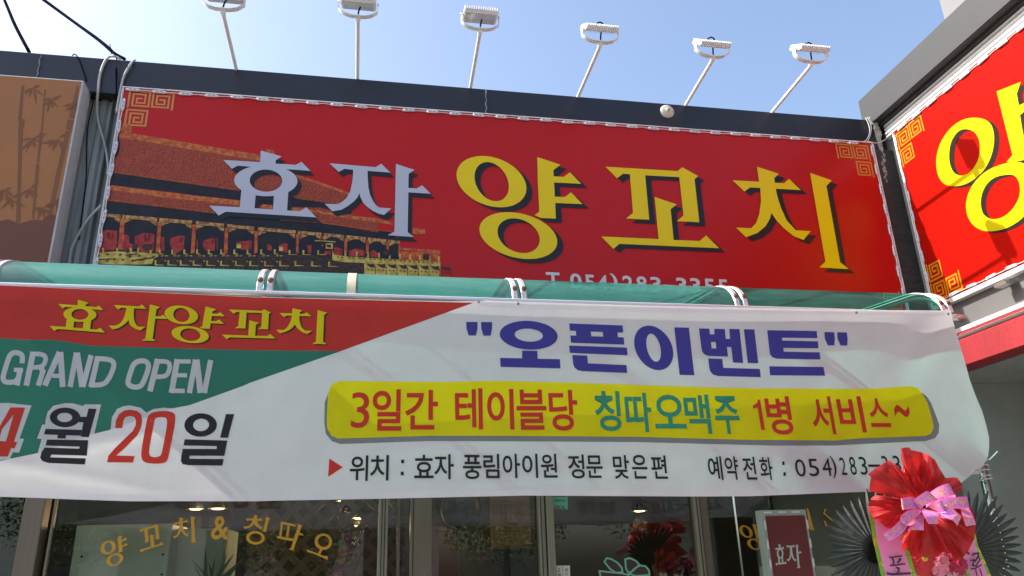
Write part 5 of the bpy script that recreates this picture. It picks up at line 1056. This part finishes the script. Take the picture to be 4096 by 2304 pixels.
# bow of printed ribbon
def ribbon_mat(name, edge, mid, spot, ew=.2, sc=90):
    m = bpy.data.materials.new(name); m.use_nodes = True; n, l = nt(m); P = n['Principled BSDF']; P.inputs['Roughness'].default_value = .3
    uv = n.new('ShaderNodeUVMap'); sp = n.new('ShaderNodeSeparateXYZ'); l.new(uv.outputs[0], sp.inputs[0])
    a = n.new('ShaderNodeMath'); a.operation = 'SUBTRACT'; a.inputs[1].default_value = .5; l.new(sp.outputs[0], a.inputs[0])
    ab = n.new('ShaderNodeMath'); ab.operation = 'ABSOLUTE'; l.new(a.outputs[0], ab.inputs[0])
    gt = n.new('ShaderNodeMath'); gt.operation = 'GREATER_THAN'; gt.inputs[1].default_value = .5 - ew; l.new(ab.outputs[0], gt.inputs[0])
    tc = n.new('ShaderNodeTexCoord'); vo = n.new('ShaderNodeTexVoronoi'); vo.inputs['Scale'].default_value = sc; l.new(tc.outputs['Object'], vo.inputs['Vector'])
    r_ = n.new('ShaderNodeValToRGB'); r_.color_ramp.interpolation = 'CONSTANT'; r_.color_ramp.elements[0].color = (.25, .05, .02, 1); r_.color_ramp.elements[1].position = .12; r_.color_ramp.elements[1].color = (*spot, 1); e = r_.color_ramp.elements.new(.36); e.color = (*mid, 1)
    l.new(vo.outputs['Distance'], r_.inputs[0])
    nz = n.new('ShaderNodeTexNoise'); nz.inputs['Scale'].default_value = 120; l.new(tc.outputs['Object'], nz.inputs['Vector'])
    r2 = n.new('ShaderNodeValToRGB'); r2.color_ramp.elements[0].position = .42; r2.color_ramp.elements[0].color = (.8, .7, .95, 1); r2.color_ramp.elements[1].position = .56; r2.color_ramp.elements[1].color = (1, 1, 1, 1); l.new(nz.outputs['Fac'], r2.inputs[0])
    mu = n.new('ShaderNodeMixRGB'); mu.blend_type = 'MULTIPLY'; mu.inputs[0].default_value = 1; l.new(r_.outputs[0], mu.inputs[1]); l.new(r2.outputs[0], mu.inputs[2])
    mx = n.new('ShaderNodeMixRGB'); l.new(gt.outputs[0], mx.inputs[0]); l.new(mu.outputs[0], mx.inputs[1]); mx.inputs[2].default_value = (*edge, 1); l.new(mx.outputs[0], P.inputs['Base Color']); return m
bowm = ribbon_mat('pink flowered ribbon', (.80, .17, .42), (.60, .22, .52), (.80, .42, .01), .16, 75)
bow = empty('bow', on_y(*cN((1020, 720)), 2.80)); bow.parent = wr; bow.location = bow.location - wr.location
def loop_r(pts):
    """pts: list of (edgeA px, edgeB px, depth)"""
    A = [on_y(*cN(p[0]), p[2]) for p in pts]; B = [on_y(*cN(p[1]), p[2]) for p in pts]
    def cr(P):
        o = []
        for i in range(len(P) - 1):
            p0 = P[max(0, i - 1)]; p1 = P[i]; p2 = P[i + 1]; p3 = P[min(len(P) - 1, i + 2)]
            for j in range(6): t = j / 6; o.append(.5 * ((2 * p1) + (p2 - p0) * t + (2 * p0 - 5 * p1 + 4 * p2 - p3) * t * t + (3 * p1 - p0 - 3 * p2 + p3) * t ** 3))
        return o + [P[-1]]
    b = MB(); b.strip(cr(A), cr(B)); b.build('ribbon_loop', bowm, bow)
loop_r([((1010, 735), (1000, 740), 2.83), ((930, 625), (1010, 740), 2.80), ((805, 635), (825, 755), 2.77), ((815, 640), (835, 750), 2.80), ((930, 640), (1000, 730), 2.83)])
loop_r([((1010, 740), (1010, 745), 2.82), ((930, 660), (1000, 735), 2.78), ((1060, 562), (1155, 650), 2.75), ((1080, 580), (1160, 655), 2.78), ((1040, 640), (1060, 735), 2.82)])
loop_r([((1090, 580), (1120, 650), 2.84), ((1180, 520), (1200, 640), 2.82), ((1280, 480), (1355, 600), 2.80), ((1300, 500), (1350, 640), 2.82), ((1240, 580), (1250, 670), 2.84)])
loop_r([((1120, 690), (1130, 700), 2.83), ((1215, 640), (1225, 740), 2.80), ((1460, 618), (1490, 745), 2.78), ((1470, 630), (1485, 750), 2.81), ((1340, 700), (1330, 740), 2.83)])
loop_r([((1080, 720), (1090, 735), 2.82), ((1115, 690), (1190, 780), 2.78), ((1215, 655), (1255, 775), 2.76), ((1220, 670), (1250, 780), 2.79), ((1180, 700), (1190, 790), 2.82)])
loop_r([((1000, 745), (1010, 750), 2.82), ((880, 760), (990, 800), 2.78), ((790, 830), (855, 920), 2.75), ((830, 900), (920, 910), 2.77), ((970, 780), (1010, 830), 2.82)])
loop_r([((1015, 740), (1190, 785), 2.79), ((1020, 790), (1190, 800), 2.75), ((1060, 870), (1185, 850), 2.74), ((1085, 905), (1185, 905), 2.75)])
loop_r([((1190, 740), (1180, 790), 2.80), ((1290, 720), (1230, 830), 2.77), ((1400, 800), (1330, 865), 2.75), ((1425, 830), (1385, 925), 2.76)])
loop_r([((1250, 700), (1210, 800), 2.80), ((1330, 740), (1340, 830), 2.76), ((1360, 780), (1300, 865), 2.77), ((1280, 830), (1200, 830), 2.80)])
loop_r([((800, 850), (860, 935), 2.78), ((720, 930), (820, 990), 2.76), ((640, 990), (740, 1050), 2.75), ((605, 1015), (665, 1085), 2.76)])
loop_r([((1000, 800), (1035, 830), 2.80), ((950, 880), (1035, 900), 2.78), ((865, 965), (1035, 972), 2.77)])
loop_r([((1400, 700), (1490, 720), 2.84), ((1430, 790), (1540, 800), 2.82), ((1450, 860), (1560, 850), 2.81), ((1475, 930), (1580, 912), 2.82)])
b = MB(); b.strip([on_y(*cN(p), 2.775) for p in ((985, 735), (1000, 745), (1010, 742))], [on_y(*cN(p), 2.775) for p in ((1000, 712), (1015, 715), (1030, 722))]); b.build('knot', bowm, bow)
# long ribbons with border
border = ribbon_mat('green gold border', (.10, .34, .03), (.20, .45, .03), (.80, .50, .02), .02, 42)
pinkr = mat('pink satin', (.72, .24, .48), .38, 0, .04, 4)
def long_ribbon(l_, r_, y, bw, marks, lab):
    root = empty('long_ribbon', on_y(*cN(l_[-1]), y)); root.parent = wr; root.location = root.location - wr.location; root['label'] = lab
    L = [on_y(*cN(p), y - .006 * math.sin(i * 2)) for i, p in enumerate(l_)]; Rr = [on_y(*cN(p), y - .006 * math.sin(i * 2)) for i, p in enumerate(r_)]
    li = [a.lerp(c, bw) for a, c in zip(L, Rr)]; ri = [a.lerp(c, 1 - bw) for a, c in zip(L, Rr)]
    b = MB(); b.strip(li, ri); b.build('satin', pinkr, root)
    b = MB(); b.strip(L, li); b.strip(ri, Rr); b.build('border', border, root)
    b = MB(); k_ = .012
    for m_ in marks: b.poly(SY(y), m_, k_, None, cN); k_ += .0001
    b.build('letter', mat('black brush ink', (.015, .008, .03), .5), root)
long_ribbon([(455, 720), (470, 850), (495, 1050), (530, 1200), (560, 1330), (600, 1500), (620, 1600)], [(800, 720), (810, 850), (830, 1000), (880, 1180), (915, 1300), (955, 1449), (980, 1600)], 2.97, .13,
    [stroke([(672, 1252), (700, 1255), (760, 1243), (808, 1240)], 15), stroke([(705, 1262), (722, 1300), (712, 1330)], 15), stroke([(772, 1262), (790, 1275), (775, 1295), (755, 1310)], 18), stroke([(680, 1340), (740, 1335), (800, 1325), (840, 1322)], 16), stroke([(745, 1358), (775, 1370), (770, 1400), (748, 1425)], 18), stroke([(645, 1420), (700, 1432), (800, 1425), (900, 1420)], 22), stroke([(700, 1480), (820, 1470), (850, 1475)], 20)], 'left hand pink ribbon with green and gold borders')
long_ribbon([(1430, 950), (1425, 1260), (1450, 1340), (1490, 1449), (1540, 1600)], [(1560, 940), (1600, 1130), (1660, 1260), (1740, 1449), (1800, 1600)], 2.99, .13,
    [stroke([(1488, 1190), (1505, 1225)], 20), stroke([(1540, 1235), (1560, 1215), (1600, 1210), (1605, 1240), (1570, 1300)], 18), stroke([(1520, 1290), (1560, 1280), (1545, 1340), (1580, 1345), (1620, 1280), (1605, 1240)], 16), stroke([(1525, 1375), (1570, 1370), (1640, 1330)], 15), stroke([(1575, 1380), (1590, 1449)], 12), stroke([(1620, 1370), (1645, 1449)], 12)], 'right hand pink ribbon with brush lettering and flowered border')
# flowers under the tulle
def flower(cx, cy, y, r, m, petals, core=None):
    root = empty('flower', on_y(*cN((cx, cy)), y)); root.parent = wr; root.location -= wr.location; c = on_y(*cN((cx, cy)), y)
    b = MB()
    for ringi, (rr, dz) in enumerate(((1, 0), (.72, .010), (.45, .018))):
        for i in range(petals):
            a = 2 * math.pi * (i + ringi * .5) / petals + random.uniform(-.1, .1); u = Vector((math.cos(a), 0, math.sin(a))); v = Vector((-u.z, 0, u.x)); L = r * rr * random.uniform(.85, 1.1); w = L * .22
            p = c + Vector((0, -dz, 0)); b.face([p, p + u * L * .5 + v * w + Vector((0, -.008, 0)), p + u * L + v * w * .6 + Vector((0, .002, random.uniform(-.003, .003))), p + u * L * 1.02 - v * w * .6, p + u * L * .5 - v * w + Vector((0, -.004, 0))])
    b.build('petal_head', m, root)
    if core: b = MB(); b.lathe(c + Vector((0, -.02, 0)), (0, -1, 0), [(r * .22, 0), (r * .2, .008), (r * .08, .012), (0, .008)], 14); b.build('flower_centre', core, root)
redf = mat('red petals', (.55, .02, .03), .6, 0, .15, 30); pinkf = mat('pink petals', (.75, .22, .32), .6, 0, .15, 30); crim = mat('crimson petals', (.40, .01, .06), .6); lil = mat('pale lilac petals', (.55, .32, .40), .6)
gold_c = mat('golden centre', (.6, .42, .05), .4)
for a in ((1000, 1262, 2.98, .065, redf, 16, gold_c), (1190, 1290, 3.0, .06, pinkf, 15, None), (1380, 1310, 3.0, .055, crim, 15, None), (1310, 1240, 3.01, .05, crim, 13, None), (1050, 1340, 3.02, .06, redf, 15, None), (1180, 1370, 3.03, .045, lil, 13, None), (1330, 1400, 3.02, .045, lil, 13, None), (1420, 1400, 3.03, .04, lil, 12, None)): flower(*a)
b = MB(); b.tube([on_y(3740, 2420, 3.05) + Vector((-.25, .1, -1.5)), on_y(3740, 2250, 3.08)], .012, 8); b.tube([on_y(3740, 2420, 3.05) + Vector((.25, .1, -1.5)), on_y(3740, 2250, 3.08)], .012, 8); b.build('easel', black_rub, wr)

# ------------------------------------------------------------------ street side behind the camera (seen only in the glass)
ob = empty('street_building', (1, -14, 0), 'pale building across the street, seen only as a reflection in the glass', 'building')
b = MB(); b.box(-9, 2, -16, -13, 0, 4.2); b.build('wall', mat('pale street wall', (.42, .41, .39), .85, 0, .1, 2), ob)
for i in range(5): b = MB(); b.box(-8 + i * 2, -7 + i * 2, -12.99, -12.94, 1.2, 2.8); b.build('window', mat('dark street window', (.05, .06, .07), .2), ob)
leafm = mat('street leaves', (.07, .12, .02), .6, 0, .3, 6); bark = mat('bark', (.09, .07, .05), .9, 0, .3, 10)
def tree(x, y, h, r, lab, seed):
    random.seed(seed); e_ = empty('street_tree', (x, y, 0), lab, 'tree', 'trees across the street')
    b = MB(); b.tube([(x, y, 0), (x + .08, y, h * .5), (x, y + .1, h * .85)], [.11, .08, .04], 8); b.build('trunk', bark, e_)
    b = MB()
    for i in range(7000):
        d = Vector((random.gauss(0, 1), random.gauss(0, 1), random.gauss(0, 1))).normalized() * r * random.uniform(.45, 1) ; c = Vector((x, y, h * .75)) + Vector((d.x, d.y, d.z * .8)); s_ = random.uniform(.025, .06)
        u = Vector((random.gauss(0, 1), random.gauss(0, 1), random.gauss(0, 1))).normalized() * s_; v = u.orthogonal().normalized() * s_ * .5; b.face([c - u, c - v, c + u, c + v])
    b.build('crown', leafm, e_)
for a in ((-5.5, -8, 4.2, 1.7, 'street tree reflected at the left of the glass', 1), (-1.5, -9.5, 3.4, 1.5, 'low street tree reflected near the middle of the glass', 2), (3.0, -8.5, 3.8, 1.6, 'street tree reflected in the door glass', 3), (6.5, -9, 4.6, 1.8, 'tall street tree reflected at the right of the glass', 4)): tree(*a)
